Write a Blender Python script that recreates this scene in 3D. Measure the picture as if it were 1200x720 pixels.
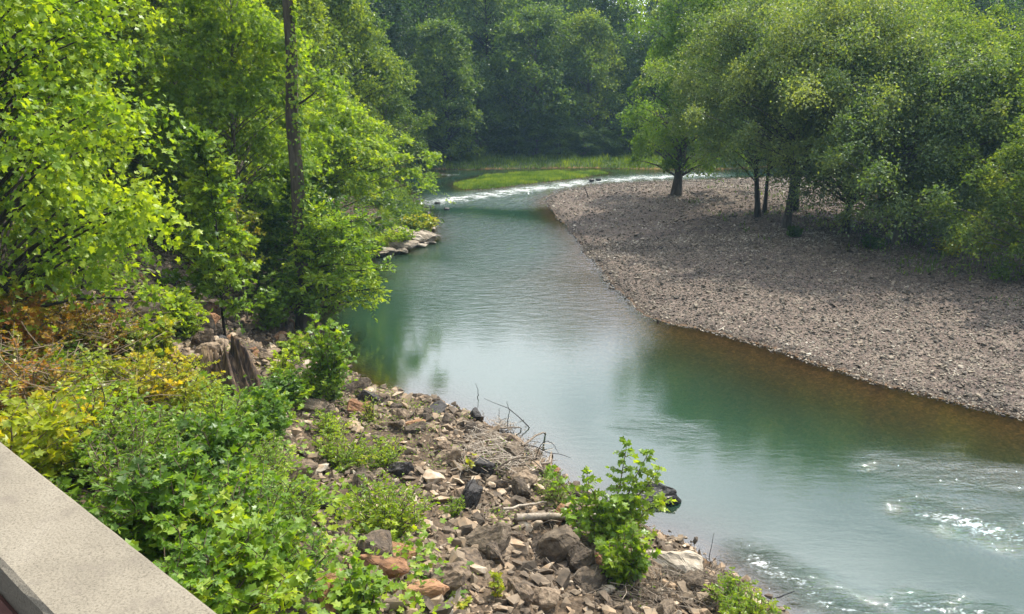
import bpy, bmesh, math, random
import numpy as np
from mathutils import Vector, Matrix

S = bpy.context.scene
C = S.collection
for o in list(bpy.data.objects):
    bpy.data.objects.remove(o)
R = math.radians
rng = np.random.default_rng(7)

# ------------------------------------------------------------------ camera
CAM_H, PITCH, FOC = 9.0, R(16.7), 900.0
cam = bpy.data.cameras.new('camera')
cam.lens = 27.0
cam.sensor_width = 36.0
cam.clip_start = 0.05
cam.clip_end = 3000
camo = bpy.data.objects.new('camera', cam)
C.objects.link(camo)
camo.location = (0, 0, CAM_H)
camo.rotation_euler = (math.pi / 2 - PITCH, 0, 0)
S.camera = camo

# ------------------------------------------------------------------ light
SUN_EL, SUN_AZ = R(54), R(40)        # azimuth clockwise from +Y
world = bpy.data.worlds.new('World')
S.world = world
world.use_nodes = True
wn, wl = world.node_tree.nodes, world.node_tree.links
bg = wn['Background']
sky = wn.new('ShaderNodeTexSky')
sky.sky_type = 'NISHITA'
sky.sun_disc = False
sky.sun_elevation = SUN_EL
sky.sun_rotation = SUN_AZ
sky.dust_density = 1.5
tc = wn.new('ShaderNodeTexCoord')
mp = wn.new('ShaderNodeMapping')
mp.inputs['Scale'].default_value = (1, 1, 2.2)
mp.inputs['Location'].default_value = (0.35, 0.1, 0)
cn = wn.new('ShaderNodeTexNoise')
cn.inputs['Scale'].default_value = 2.1
cn.inputs['Detail'].default_value = 7
cn.inputs['Roughness'].default_value = .55
cr = wn.new('ShaderNodeValToRGB')
cr.color_ramp.elements[0].position = .34
cr.color_ramp.elements[0].color = (.10, .10, .10, 1)
cr.color_ramp.elements[1].position = .58
cm = wn.new('ShaderNodeMix')
cm.data_type = 'RGBA'
# thin cloud is brighter on the sun's side of the sky (in the sky's own units)
dt = wn.new('ShaderNodeVectorMath'); dt.operation = 'DOT_PRODUCT'
dt.inputs[1].default_value = (math.sin(SUN_AZ) * math.cos(SUN_EL), math.cos(SUN_AZ) * math.cos(SUN_EL), math.sin(SUN_EL))
cb = wn.new('ShaderNodeValToRGB')
cb.color_ramp.elements[0].position = .0; cb.color_ramp.elements[0].color = (.12, .13, .15, 1)
cb.color_ramp.elements[1].position = .9; cb.color_ramp.elements[1].color = (.93, .96, 1.0, 1)
cs = wn.new('ShaderNodeVectorMath'); cs.operation = 'SCALE'; cs.inputs['Scale'].default_value = 29
wl.new(tc.outputs['Generated'], dt.inputs[0]); wl.new(dt.outputs['Value'], cb.inputs[0]); wl.new(cb.outputs[0], cs.inputs[0])
wl.new(cs.outputs[0], cm.inputs['B'])
wl.new(tc.outputs['Generated'], mp.inputs['Vector'])
wl.new(mp.outputs[0], cn.inputs['Vector'])
wl.new(cn.outputs[0], cr.inputs[0])
wl.new(cr.outputs[0], cm.inputs['Factor'])
wl.new(sky.outputs[0], cm.inputs['A'])
wl.new(cm.outputs['Result'], bg.inputs[0])
bg.inputs[1].default_value = .105

sun = bpy.data.lights.new('sun', 'SUN')
sun.energy = 5.0
sun.angle = R(.53)
sun.color = (1, .92, .79)
suno = bpy.data.objects.new('sun', sun)
C.objects.link(suno)
sd = Vector((math.sin(SUN_AZ) * math.cos(SUN_EL), math.cos(SUN_AZ) * math.cos(SUN_EL), math.sin(SUN_EL)))
suno.rotation_euler = sd.to_track_quat('Z', 'Y').to_euler()
suno.location = sd * 60

vs = S.view_settings
vs.view_transform = 'Standard'
vs.look = 'None'
vs.gamma = 1
vs.exposure = 0.58
vs.use_curve_mapping = False
S.cycles.max_bounces = 7
S.cycles.diffuse_bounces = 3
S.cycles.glossy_bounces = 3
S.cycles.transmission_bounces = 4
S.cycles.transparent_max_bounces = 8
S.cycles.volume_bounces = 0
S.cycles.use_denoising = True
S.cycles.caustics_reflective = False
S.cycles.caustics_refractive = False
S.cycles.sample_clamp_indirect = 4

# ------------------------------------------------------------------ helpers
def tag(o, label=None, cat=None, group=None, kind=None):
    if label: o['label'] = label
    if cat: o['category'] = cat
    if group: o['group'] = group
    if kind: o['kind'] = kind
    return o

def empty(name, loc=(0, 0, 0), rz=0.0):
    o = bpy.data.objects.new(name, None)
    o.empty_display_size = .3
    o.location = loc
    o.rotation_euler = (0, 0, rz)
    C.objects.link(o)
    return o

def put(name, me, parent=None, loc=(0, 0, 0), rz=0.0):
    o = bpy.data.objects.new(name, me)
    o.location = loc
    if rz: o.rotation_euler = (0, 0, rz)
    if parent: o.parent = parent
    C.objects.link(o)
    return o

class MB:
    """collects verts and polygons, one mesh out"""
    def __init__(self):
        self.v, self.f, self.r, self.n = [], [], [], 0
    def add(self, V, F, rnd=None):
        V = np.asarray(V, float).reshape(-1, 3)
        F = np.asarray(F, int)
        self.v.append(V)
        self.f.append(F + self.n)
        self.r.append(np.full(len(V), .5) if rnd is None else np.asarray(rnd, float))
        self.n += len(V)
        return self
    def mesh(self, name, mats, smooth=False):
        me = bpy.data.meshes.new(name)
        V = np.concatenate(self.v)
        idx = np.concatenate([f.ravel() for f in self.f])
        tot = np.concatenate([np.full(len(f), f.shape[1]) for f in self.f])
        me.vertices.add(len(V))
        me.vertices.foreach_set('co', V.ravel())
        me.loops.add(len(idx))
        me.loops.foreach_set('vertex_index', idx.astype(np.int32))
        me.polygons.add(len(tot))
        st = np.concatenate([[0], np.cumsum(tot)[:-1]]).astype(np.int32)
        me.polygons.foreach_set('loop_start', st)
        me.polygons.foreach_set('use_smooth', np.full(len(tot), smooth))
        a = me.attributes.new('rnd', 'FLOAT', 'POINT')
        a.data.foreach_set('value', np.concatenate(self.r).astype(np.float32))
        me.update(calc_edges=True)
        for m in (mats if isinstance(mats, (list, tuple)) else [mats]):
            me.materials.append(m)
        return me

def nrm(a):
    return a / np.maximum(np.linalg.norm(a, axis=-1, keepdims=True), 1e-9)

def tube(mb, pts, rad, sides=7, rnd=.5, wob=0.0, rg=None):
    pts = np.asarray(pts, float)
    rad = np.broadcast_to(np.asarray(rad, float), (len(pts),))
    T = nrm(np.gradient(pts, axis=0))
    ref = np.array([0, 0, 1.]) if abs(T[0, 2]) < .8 else np.array([1., 0, 0])
    A = nrm(np.cross(T, ref))
    B = np.cross(T, A)
    an = np.linspace(0, 2 * np.pi, sides, endpoint=False)
    rr = np.repeat(rad[:, None], sides, 1)
    if wob: rr = rr * (1 + wob * (rg or rng).standard_normal(rr.shape))
    V = pts[:, None] + rr[..., None] * (np.cos(an)[None, :, None] * A[:, None] + np.sin(an)[None, :, None] * B[:, None])
    n = len(pts)
    i = np.arange(n - 1)[:, None] * sides
    j = np.arange(sides)[None]
    k = (j + 1) % sides
    F = np.stack([i + j, i + k, i + sides + k, i + sides + j], -1).reshape(-1, 4)
    mb.add(V.reshape(-1, 3), F, np.full(n * sides, rnd))
    c0, c1 = pts[0], pts[-1]
    for c, base, flip in ((c0, 0, 1), (c1, (n - 1) * sides, 0)):
        W = np.vstack([[c], V.reshape(-1, 3)[base:base + sides]])
        q = np.arange(sides)
        F2 = np.stack([np.zeros(sides, int), 1 + (q + 1) % sides, 1 + q] if flip else
                      [np.zeros(sides, int), 1 + q, 1 + (q + 1) % sides], -1)
        mb.add(W, F2, np.full(sides + 1, rnd))

def sticks(mb, A, B, ra, rb):
    """many thin three-sided twigs"""
    A, B = np.asarray(A), np.asarray(B)
    n = len(A)
    if n == 0: return
    T = nrm(B - A)
    ref = np.where(np.abs(T[:, 2:3]) < .8, [[0, 0, 1.]], [[1., 0, 0]])
    U = nrm(np.cross(T, ref)); W = np.cross(T, U)
    an = np.array([0, 2.094, 4.188])
    off = np.cos(an)[None, :, None] * U[:, None] + np.sin(an)[None, :, None] * W[:, None]
    V = np.concatenate([A[:, None] + off * ra, B[:, None] + off * rb], 1).reshape(-1, 3)
    base = np.arange(n)[:, None, None] * 6
    F = base + np.array([[0, 1, 4, 3], [1, 2, 5, 4], [2, 0, 3, 5]])[None]
    mb.add(V, F.reshape(-1, 4), np.full(len(V), .5))

TPL = {
 'lobed': (np.array([(0, .42, -.05), (0, 0, 0), (.36, .08, .02), (.27, .30, 0), (.52, .56, .03), (.2, .62, -.03), (0, 1, -.14),
                     (-.2, .62, -.03), (-.52, .56, .03), (-.27, .30, 0), (-.36, .08, .02)]),
           np.array([(0, i, i + 1) for i in range(1, 10)] + [(0, 10, 1)])),
 'oval': (np.array([(0, 0, 0), (.24, .28, .07), (.22, .66, .04), (0, 1, -.1), (-.22, .66, .04), (-.24, .28, .07)]),
          np.array([(0, 1, 2, 3), (0, 3, 4, 5)])),
 'diamond': (np.array([(0, 0, 0), (.3, .45, .06), (0, 1, -.06), (-.3, .45, .06)]), np.array([(0, 1, 2, 3)])),
 'narrow': (np.array([(0, 0, 0), (.14, .4, .03), (0, 1, -.08), (-.14, .4, .03)]), np.array([(0, 1, 2, 3)])),
 'spray': (np.array([(0, 0, 0), (.45, .25, .0), (.1, .3, 0), (.5, .6, -.04), (.1, .6, 0), (0, 1, -.12), (-.1, .6, 0), (-.5, .6, -.04), (-.1, .3, 0), (-.45, .25, 0)]),
           np.array([(0, 1, 2, 8), (2, 3, 4, 8), (4, 5, 6, 8), (6, 7, 8, 4), (0, 8, 9, 0)][:4])),
}

def leaves(mb, P, D, N, size, tpl, rg, rnd=None):
    tv, tf = TPL[tpl]
    n = len(P)
    D = nrm(D)
    X = nrm(np.cross(D, N))
    N = np.cross(X, D)
    s = np.broadcast_to(size, (n,))[:, None, None]
    V = P[:, None] + s * (tv[None, :, 0:1] * X[:, None] + tv[None, :, 1:2] * D[:, None] + tv[None, :, 2:3] * N[:, None])
    F = (np.arange(n)[:, None, None] * len(tv) + tf[None]).reshape(-1, tf.shape[1])
    r = rg.random(n) if rnd is None else rnd
    mb.add(V.reshape(-1, 3), F, np.repeat(r, len(tv)))

def twig_leaves(mb, A, B, k, size, tpl, rg, sag=.05, up=.55, fwd=.5, t0=.12, tint=None, droop=.15):
    A, B = np.asarray(A), np.asarray(B)
    n = len(A)
    t = np.linspace(t0, 1.0, k)[None, :, None] + rg.uniform(-.04, .04, (n, k, 1))
    D = B - A
    L = np.linalg.norm(D, axis=1)[:, None, None]
    P = A[:, None] + t * D[:, None]
    P[..., 2:3] -= sag * L * t * t
    P = P.reshape(-1, 3)
    Dn = np.repeat(nrm(D), k, 0)
    ref = nrm(np.cross(Dn, [0, 0, 1.]) + 1e-4)
    side = np.tile(np.where(np.arange(k) % 2, 1., -1.), n)[:, None]
    last = np.tile(np.arange(k) == k - 1, n)[:, None]
    ld = Dn * fwd + ref * side * np.where(last, 0, .85) + rg.standard_normal(P.shape) * .28 + np.array([0, 0, -droop])
    nn = np.array([0, 0, up]) + rg.standard_normal(P.shape) * (1 - up) * .9
    sz = size * rg.uniform(.6, 1.15, len(P))
    r = None if tint is None else np.clip(np.repeat(tint, k) + rg.normal(0, .12, len(P)), 0, 1)
    leaves(mb, P, ld, nn, sz, tpl, rg, r)

def bend(p0, d, L, n, rg, wob=.12, up=.0):
    p = [np.array(p0, float)]
    d = np.array(d, float); d /= np.linalg.norm(d)
    for _ in range(n):
        d = d + rg.normal(0, wob, 3) + np.array([0, 0, up])
        d /= np.linalg.norm(d)
        p.append(p[-1] + d * L / n)
    return np.array(p)

# ---- value noise in numpy (for ground relief)
_perm = np.random.default_rng(3).random((256, 256))
def vnoise(x, y):
    xi, yi = np.floor(x).astype(int), np.floor(y).astype(int)
    fx, fy = x - xi, y - yi
    fx, fy = fx * fx * (3 - 2 * fx), fy * fy * (3 - 2 * fy)
    g = lambda a, b: _perm[a % 256, b % 256]
    return (g(xi, yi) * (1 - fx) + g(xi + 1, yi) * fx) * (1 - fy) + (g(xi, yi + 1) * (1 - fx) + g(xi + 1, yi + 1) * fx) * fy
def fbm(x, y, o=4):
    s, a = 0, .5
    for i in range(o):
        s = s + a * (vnoise(x * 2 ** i + 17.3 * i, y * 2 ** i + 5.1 * i) - .5); a *= .5
    return s
def sstep(a, b, x):
    t = np.clip((x - a) / (b - a), 0, 1)
    return t * t * (3 - 2 * t)

# ---- plan of the place (metres; the camera stands at x=0, y=0, 9 m over the water)
def ray(u, v):
    b = (360 - v) / FOC
    return np.array([(u - 600) / FOC, math.cos(PITCH) + b * math.sin(PITCH), -math.sin(PITCH) + b * math.cos(PITCH)])
def gp(u, v, z=0.0):
    d = ray(u, v); t = (z - CAM_H) / d[2]
    return np.array([d[0] * t, d[1] * t])
def at(u, v, Y):
    d = ray(u, v); t = Y / d[1]
    return np.array([d[0] * t, Y, CAM_H + d[2] * t])

LSH = [gp(*p) for p in [(905, 718), (868, 690), (835, 668), (805, 642), (765, 622), (715, 596), (668, 572), (640, 545), (612, 515), (572, 492),
       (520, 478), (470, 464), (425, 448), (398, 430), (380, 405), (366, 372), (372, 345), (395, 325), (430, 303), (470, 294), (508, 281),
       (505, 262), (490, 245), (478, 230), (468, 215), (455, 207)]]
LAND_L = np.array([(9, 3), (7, 8)] + [tuple(p) for p in LSH] + [(-22, 79), (-60, 84), (-400, 90), (-400, -60), (12, -60)])
RSH = [gp(*p) for p in [(1200, 492), (1100, 468), (1000, 440), (900, 406), (840, 388), (790, 380), (758, 370), (722, 338), (692, 302), (664, 268),
       (644, 246), (641, 234), (655, 225), (700, 217), (760, 213), (830, 211)]]
LAND_R = np.array([(45, -60), (32, 2), (24, 10), (18.5, 15.5)] + [tuple(p) for p in RSH] + [(30, 73), (60, 70), (400, 60), (400, -60)])
FSH = [(-400, 103), (-60, 95), (-22, 86), tuple(gp(470, 197)), tuple(gp(540, 199)), tuple(gp(600, 198)), tuple(gp(680, 197)), tuple(gp(780, 199)), tuple(gp(850, 198)), (40, 86), (70, 84), (400, 75)]
LAND_F = np.array(FSH + [(400, 1500), (-400, 1500)])
ISL = np.array([gp(*p) for p in [(533, 216), (560, 208), (610, 204), (660, 202), (705, 202), (712, 204), (670, 210), (620, 215), (575, 221), (545, 222)]])
SPIT = np.array([gp(*p) for p in [(492, 205), (512, 203), (518, 206), (500, 208)]])

def sdist(P, poly):
    """signed distance, + inside"""
    P = np.asarray(P, float)
    out = np.empty(len(P))
    A = poly; B = np.roll(poly, -1, 0)
    for s in range(0, len(P), 40000):
        p = P[s:s + 40000]
        ab = B - A
        ap = p[:, None] - A[None]
        t = np.clip((ap * ab).sum(-1) / np.maximum((ab * ab).sum(-1), 1e-9), 0, 1)
        d = np.linalg.norm(ap - t[..., None] * ab, axis=-1).min(1)
        x, y = p[:, 0:1], p[:, 1:2]
        c = ((A[:, 1] > y) != (B[:, 1] > y)) & (x < (B[:, 0] - A[:, 0]) * (y - A[:, 1]) / np.where(B[:, 1] == A[:, 1], 1e-9, B[:, 1] - A[:, 1]) + A[:, 0])
        out[s:s + 40000] = np.where(c.sum(1) % 2 == 1, d, -d)
    return out

def zones(P):
    wob = fbm(P[:, 0] * .5, P[:, 1] * .5, 4)
    amp = 1.0
    l = sdist(P, LAND_L) + wob * amp
    r = sdist(P, LAND_R) + wob * .5
    f = sdist(P, LAND_F) + wob * 1.5
    i = np.maximum(sdist(P, ISL), sdist(P, SPIT)) + wob * .8
    return l, r, f, i

def Hxy(P, want=False):
    P = np.asarray(P, float).reshape(-1, 2)
    x, y = P[:, 0], P[:, 1]
    l, r, f, i = zones(P)
    k = 2.2 * sstep(15, 19, y) * (1 - .5 * sstep(24, 32, y))
    ll = l + k * sstep(1.5, 4, l)
    near = 1 - sstep(30, 45, y)
    hl = np.interp(ll, [-6, -2, 0, .8, 3, 5, 8, 12, 20, 60, 200], [-2.4, -1.1, 0, .35, .75, 1.35, 3.2, 5.0, 6.8, 20, 42])
    hl = hl + sstep(.3, 3, l) * (.5 * fbm(x * .6, y * .6) + .35 * fbm(x * 1.9 + 9, y * 1.9, 3))
    r = np.where(r < 0, r * (1 + 2.2 * sstep(34, 46, y)), r)
    hr = np.interp(r, [-9, -5.5, -3, 0, 1.2, 6, 14, 30, 60, 200], [-1.7, -.75, -.30, 0, .16, .6, 1.1, 1.7, 4, 30])
    hr = hr + sstep(0, 2, r) * (.35 * fbm(x * .25, y * .25) + .06 * fbm(x * 2, y * 2, 2))
    az = x / np.maximum(y, 1)
    dip = 1 - .8 * np.exp(-((az - .165) / .05) ** 2)
    hf = np.interp(f, [-6, -1, 0, 2, 12, 30, 80, 300], [-1.4, -.4, 0, .35, 1.0, 6, 22, 40]) 
    hf = np.where(hf > 1, 1 + (hf - 1) * dip, hf) + sstep(1, 10, f) * 1.5 * fbm(x * .08, y * .08)
    hi = np.interp(i, [-3, -.5, 0, 1, 4], [-1.2, -.3, 0, .14, .22])
    H = np.maximum.reduce([hl, hr, hf, hi])
    if want:
        return H, l, r, f, i
    return H
def hz(x, y):
    return float(Hxy([[x, y]])[0])
def hit(u, v):
    """where the sight line meets the ground"""
    d = ray(u, v)
    t = np.concatenate([np.arange(2, 45, .08), np.arange(45, 200, .4)])
    Q = np.array([0, 0, CAM_H]) + t[:, None] * d
    b = Q[:, 2] < Hxy(Q[:, :2])
    k = int(np.argmax(b)) if b.any() else len(t) - 1
    return Q[k]

# ------------------------------------------------------------------ materials
def mat(name):
    m = bpy.data.materials.new(name)
    m.use_nodes = True
    m.node_tree.nodes.clear()
    return m, m.node_tree.nodes, m.node_tree.links
def node(ns, t, **kw):
    n = ns.new(t)
    for k, v in kw.items():
        if k in n.inputs: n.inputs[k].default_value = v
        else: setattr(n, k, v)
    return n
def ramp(ns, stops):
    n = ns.new('ShaderNodeValToRGB')
    e = n.color_ramp.elements
    while len(e) < len(stops): e.new(.5)
    for i, (p, c) in enumerate(stops):
        e[i].position = p; e[i].color = (*c, 1)
    return n

def leaf_mat(name, stops, trans=(2.3, 2.1, .7), tmix=.44, gloss=.06, rough=.5, per_obj=.15, clump=.25):
    """leaf tissue: diffuse face, light shining through, thin gloss; every leaf its own tint"""
    stops = [(p_, (c_[0] * 1.95, c_[1] * 1.45, c_[2] * .8)) for p_, c_ in stops]
    m, ns, ln = mat(name)
    out = node(ns, 'ShaderNodeOutputMaterial')
    at_ = node(ns, 'ShaderNodeAttribute', attribute_name='rnd')
    oi = node(ns, 'ShaderNodeObjectInfo')
    ge = node(ns, 'ShaderNodeNewGeometry')
    nz = node(ns, 'ShaderNodeTexNoise', Scale=.55, Detail=2.0)
    ln.new(ge.outputs['Position'], nz.inputs['Vector'])
    a = node(ns, 'ShaderNodeMath', operation='MULTIPLY_ADD'); a.inputs[1].default_value = per_obj * 2; a.inputs[2].default_value = -per_obj
    ln.new(oi.outputs['Random'], a.inputs[0])
    b = node(ns, 'ShaderNodeMath', operation='MULTIPLY_ADD'); b.inputs[1].default_value = clump * 4; b.inputs[2].default_value = -clump * 2
    ln.new(nz.outputs[0], b.inputs[0])
    c = node(ns, 'ShaderNodeMath', operation='ADD'); ln.new(a.outputs[0], c.inputs[0]); ln.new(b.outputs[0], c.inputs[1])
    d = node(ns, 'ShaderNodeMath', operation='ADD', use_clamp=True); ln.new(c.outputs[0], d.inputs[0]); ln.new(at_.outputs['Fac'], d.inputs[1])
    r = ramp(ns, stops); ln.new(d.outputs[0], r.inputs[0])
    dif = node(ns, 'ShaderNodeBsdfDiffuse'); ln.new(r.outputs[0], dif.inputs[0])
    mu = node(ns, 'ShaderNodeMix', data_type='RGBA', blend_type='MULTIPLY'); mu.inputs['Factor'].default_value = 1
    mu.inputs['B'].default_value = (*trans, 1)
    ln.new(r.outputs[0], mu.inputs['A'])
    tr = node(ns, 'ShaderNodeBsdfTranslucent'); ln.new(mu.outputs['Result'], tr.inputs[0])
    m1 = node(ns, 'ShaderNodeMixShader'); m1.inputs[0].default_value = tmix
    ln.new(dif.outputs[0], m1.inputs[1]); ln.new(tr.outputs[0], m1.inputs[2])
    gl = node(ns, 'ShaderNodeBsdfGlossy', Roughness=rough); gl.inputs[0].default_value = (.9, .95, .9, 1)
    lw = node(ns, 'ShaderNodeFresnel', IOR=1.4)
    gm = node(ns, 'ShaderNodeMath', operation='MULTIPLY_ADD'); gm.inputs[1].default_value = .07; gm.inputs[2].default_value = gloss * .3
    ln.new(lw.outputs[0], gm.inputs[0])
    m2 = node(ns, 'ShaderNodeMixShader'); ln.new(gm.outputs[0], m2.inputs[0])
    ln.new(m1.outputs[0], m2.inputs[1]); ln.new(gl.outputs[0], m2.inputs[2])
    ln.new(m2.outputs[0], out.inputs[0])
    return m

def rough_mat(name, stops, scale=6, detail=8, bump=.4, bdist=.03, rough=.9, obj=.3, rnd=0.0, stretch=(1, 1, 1), coord='Object', extra=None, spec=.3):
    m, ns, ln = mat(name)
    out = node(ns, 'ShaderNodeOutputMaterial')
    p = node(ns, 'ShaderNodeBsdfPrincipled', Roughness=rough); p.inputs['Specular IOR Level'].default_value = spec
    tcn = node(ns, 'ShaderNodeTexCoord')
    mpn = node(ns, 'ShaderNodeMapping', Scale=stretch)
    ln.new(tcn.outputs[coord], mpn.inputs[0])
    nz = node(ns, 'ShaderNodeTexNoise', Scale=scale, Detail=detail, Roughness=.62)
    ln.new(mpn.outputs[0], nz.inputs['Vector'])
    oi = node(ns, 'ShaderNodeObjectInfo')
    at_ = node(ns, 'ShaderNodeAttribute', attribute_name='rnd')
    a = node(ns, 'ShaderNodeMath', operation='MULTIPLY_ADD'); a.inputs[1].default_value = obj * 2; a.inputs[2].default_value = -obj
    ln.new(oi.outputs['Random'], a.inputs[0])
    b = node(ns, 'ShaderNodeMath', operation='MULTIPLY_ADD'); b.inputs[1].default_value = rnd * 2; b.inputs[2].default_value = -rnd
    ln.new(at_.outputs['Fac'], b.inputs[0])
    c = node(ns, 'ShaderNodeMath', operation='ADD'); ln.new(a.outputs[0], c.inputs[0]); ln.new(b.outputs[0], c.inputs[1])
    d = node(ns, 'ShaderNodeMath', operation='ADD', use_clamp=True); ln.new(c.outputs[0], d.inputs[0]); ln.new(nz.outputs[0], d.inputs[1])
    r = ramp(ns, stops); ln.new(d.outputs[0], r.inputs[0])
    ln.new(r.outputs[0], p.inputs['Base Color'])
    bp = node(ns, 'ShaderNodeBump', Strength=bump, Distance=bdist); ln.new(nz.outputs[0], bp.inputs['Height'])
    ln.new(bp.outputs[0], p.inputs['Normal'])
    ln.new(p.outputs[0], out.inputs[0])
    return m

G = lambda *c: c
M = {}
M['maple'] = leaf_mat('maple_leaf', [(0, (.020, .060, .010)), (.45, (.045, .125, .018)), (.8, (.085, .19, .025)), (1, (.14, .24, .03))])
M['locust'] = leaf_mat('locust_leaf', [(0, (.038, .10, .012)), (.5, (.078, .17, .018)), (1, (.145, .24, .025))], tmix=.55)
M['sapling'] = leaf_mat('sapling_leaf', [(0, (.03, .09, .012)), (.5, (.075, .17, .02)), (1, (.15, .26, .03))], tmix=.45)
M['yellow'] = leaf_mat('yellow_leaf', [(0, (.055, .12, .012)), (.5, (.125, .20, .02)), (1, (.24, .24, .03))], tmix=.42)
M['autumn'] = leaf_mat('autumn_leaf', [(0, (.06, .12, .012)), (.3, (.13, .16, .02)), (.6, (.165, .13, .025)), (.85, (.15, .085, .025)), (1, (.13, .06, .03))], tmix=.4, trans=(1.6, 1.5, .7))
M['dark'] = leaf_mat('dark_leaf', [(0, (.012, .042, .010)), (.6, (.028, .085, .016)), (1, (.07, .16, .025))])
M['willow'] = leaf_mat('willow_leaf', [(0, (.020, .058, .028)), (.5, (.043, .100, .040)), (1, (.11, .185, .085))], tmix=.45, gloss=.12, per_obj=.2)
M['sycamore'] = leaf_mat('sycamore_leaf', [(0, (.028, .085, .016)), (.5, (.060, .145, .022)), (1, (.12, .21, .03))], tmix=.5)
M['willow_yellow'] = leaf_mat('golden_leaf', [(0, (.026, .070, .020)), (.5, (.058, .125, .028)), (1, (.12, .19, .045))], tmix=.42)
M['forest'] = leaf_mat('forest_leaf', [(0, (.010, .032, .012)), (.5, (.022, .062, .018)), (1, (.058, .125, .028))], tmix=.45, per_obj=.25)  # leaf tones darkened to deepen the forest's shade
M['forest_light'] = leaf_mat('light_forest_leaf', [(0, (.018, .052, .014)), (.5, (.042, .10, .02)), (1, (.10, .18, .03))], tmix=.4, per_obj=.2)
M['grass'] = leaf_mat('grass_blade', [(0, (.020, .055, .015)), (.5, (.045, .115, .028)), (1, (.11, .19, .05))], tmix=.4, clump=.3)
M['dry_grass'] = leaf_mat('dry_blade', [(0, (0.039, .09, .02)), (.5, (0.078, .16, .03)), (1, (0.172, .24, .06))], tmix=.4, clump=.3)
M['bark'] = rough_mat('bark', [(.2, (.02, .017, .013)), (.5, (.07, .058, .045)), (.8, (.16, .14, .11))], scale=9, stretch=(1, 1, .18), bump=.9, bdist=.04)
M['bark_pale'] = rough_mat('pale_bark', [(.2, (.05, .045, .035)), (.5, (.15, .135, .11)), (.8, (.30, .28, .24))], scale=7, stretch=(1, 1, .25), bump=.8, bdist=.04)
M['twig'] = rough_mat('twig_bark', [(.2, (.06, .045, .03)), (.8, (.18, .14, .09))], scale=20, bump=.2, bdist=.01)
M['rock'] = rough_mat('sandstone', [(.12, (.062, .048, .036)), (.34, (.17, .125, .085)), (.5, (.26, .20, .14)), (.66, (.34, .25, .165)), (.85, (.46, .38, .28))], scale=3.2, detail=10, bump=.7, bdist=.06, obj=.20, rnd=.25)
M['ledge'] = rough_mat('ledge_stone', [(.15, (.10, .085, .07)), (.4, (.25, .21, .165)), (.6, (.36, .31, .245)), (.85, (.48, .43, .36))], scale=3, detail=10, bump=.7, bdist=.06, obj=.15, stretch=(1, 1, 4))
M['rock_grey'] = rough_mat('grey_stone', [(.15, (.055, .042, .030)), (.45, (.155, .120, .085)), (.65, (.25, .20, .148)), (.9, (.40, .34, .27))], scale=3.5, detail=10, bump=.7, bdist=.06, obj=.15, rnd=.2)
M['rock_pale'] = rough_mat('pale_sandstone', [(.15, (.12, .10, .075)), (.4, (.27, .23, .175)), (.6, (.38, .33, .26)), (.85, (.50, .45, .37))], scale=4, detail=10, bump=.8, bdist=.06, obj=.05)
M['rock_red'] = rough_mat('rusty_stone', [(.15, (.08, .045, .03)), (.45, (.22, .115, .06)), (.7, (.34, .20, .11)), (.9, (.42, .30, .20))], scale=3.5, detail=10, bump=.7, bdist=.06, obj=.15)
M['rock_dark'] = rough_mat('dark_stone', [(.2, (.012, .011, .011)), (.6, (.035, .031, .030)), (.9, (.10, .09, .085))], scale=4, detail=10, bump=.8, bdist=.06, obj=.1, rough=.6)
M['rock_wet'] = rough_mat('wet_stone', [(.2, (.008, .008, .007)), (.6, (.025, .022, .018)), (.9, (.07, .055, .04))], scale=4, detail=8, bump=.6, bdist=.05, rough=.25, obj=.1)
M['pebble'] = rough_mat('river_pebble', [(0, (.048, .041, .032)), (.3, (.108, .091, .071)), (.55, (.17, .145, .113)), (.8, (.25, .21, .155)), (1, (.46, .42, .35))], scale=.5, detail=3, bump=.1, obj=0, rnd=.42, rough=.8)
M['rubble'] = rough_mat('rubble_stone', [(0, (.05, .04, .03)), (.3, (.13, .10, .072)), (.55, (.215, .168, .118)), (.75, (.29, .205, .13)), (1, (.46, .41, .33))], scale=5, detail=6, bump=.5, bdist=.03, obj=0, rnd=.38)
M['driftwood'] = rough_mat('driftwood', [(.2, (.09, .07, .05)), (.5, (.22, .18, .14)), (.8, (.38, .33, .27))], scale=12, stretch=(1, 1, 1), bump=.5, bdist=.02, obj=.25, rnd=.25)
M['wood_dark'] = rough_mat('charred_wood', [(.2, (.010, .009, .009)), (.6, (.035, .030, .028)), (.9, (.12, .105, .09))], scale=14, bump=.8, bdist=.03, obj=.1)

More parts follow.
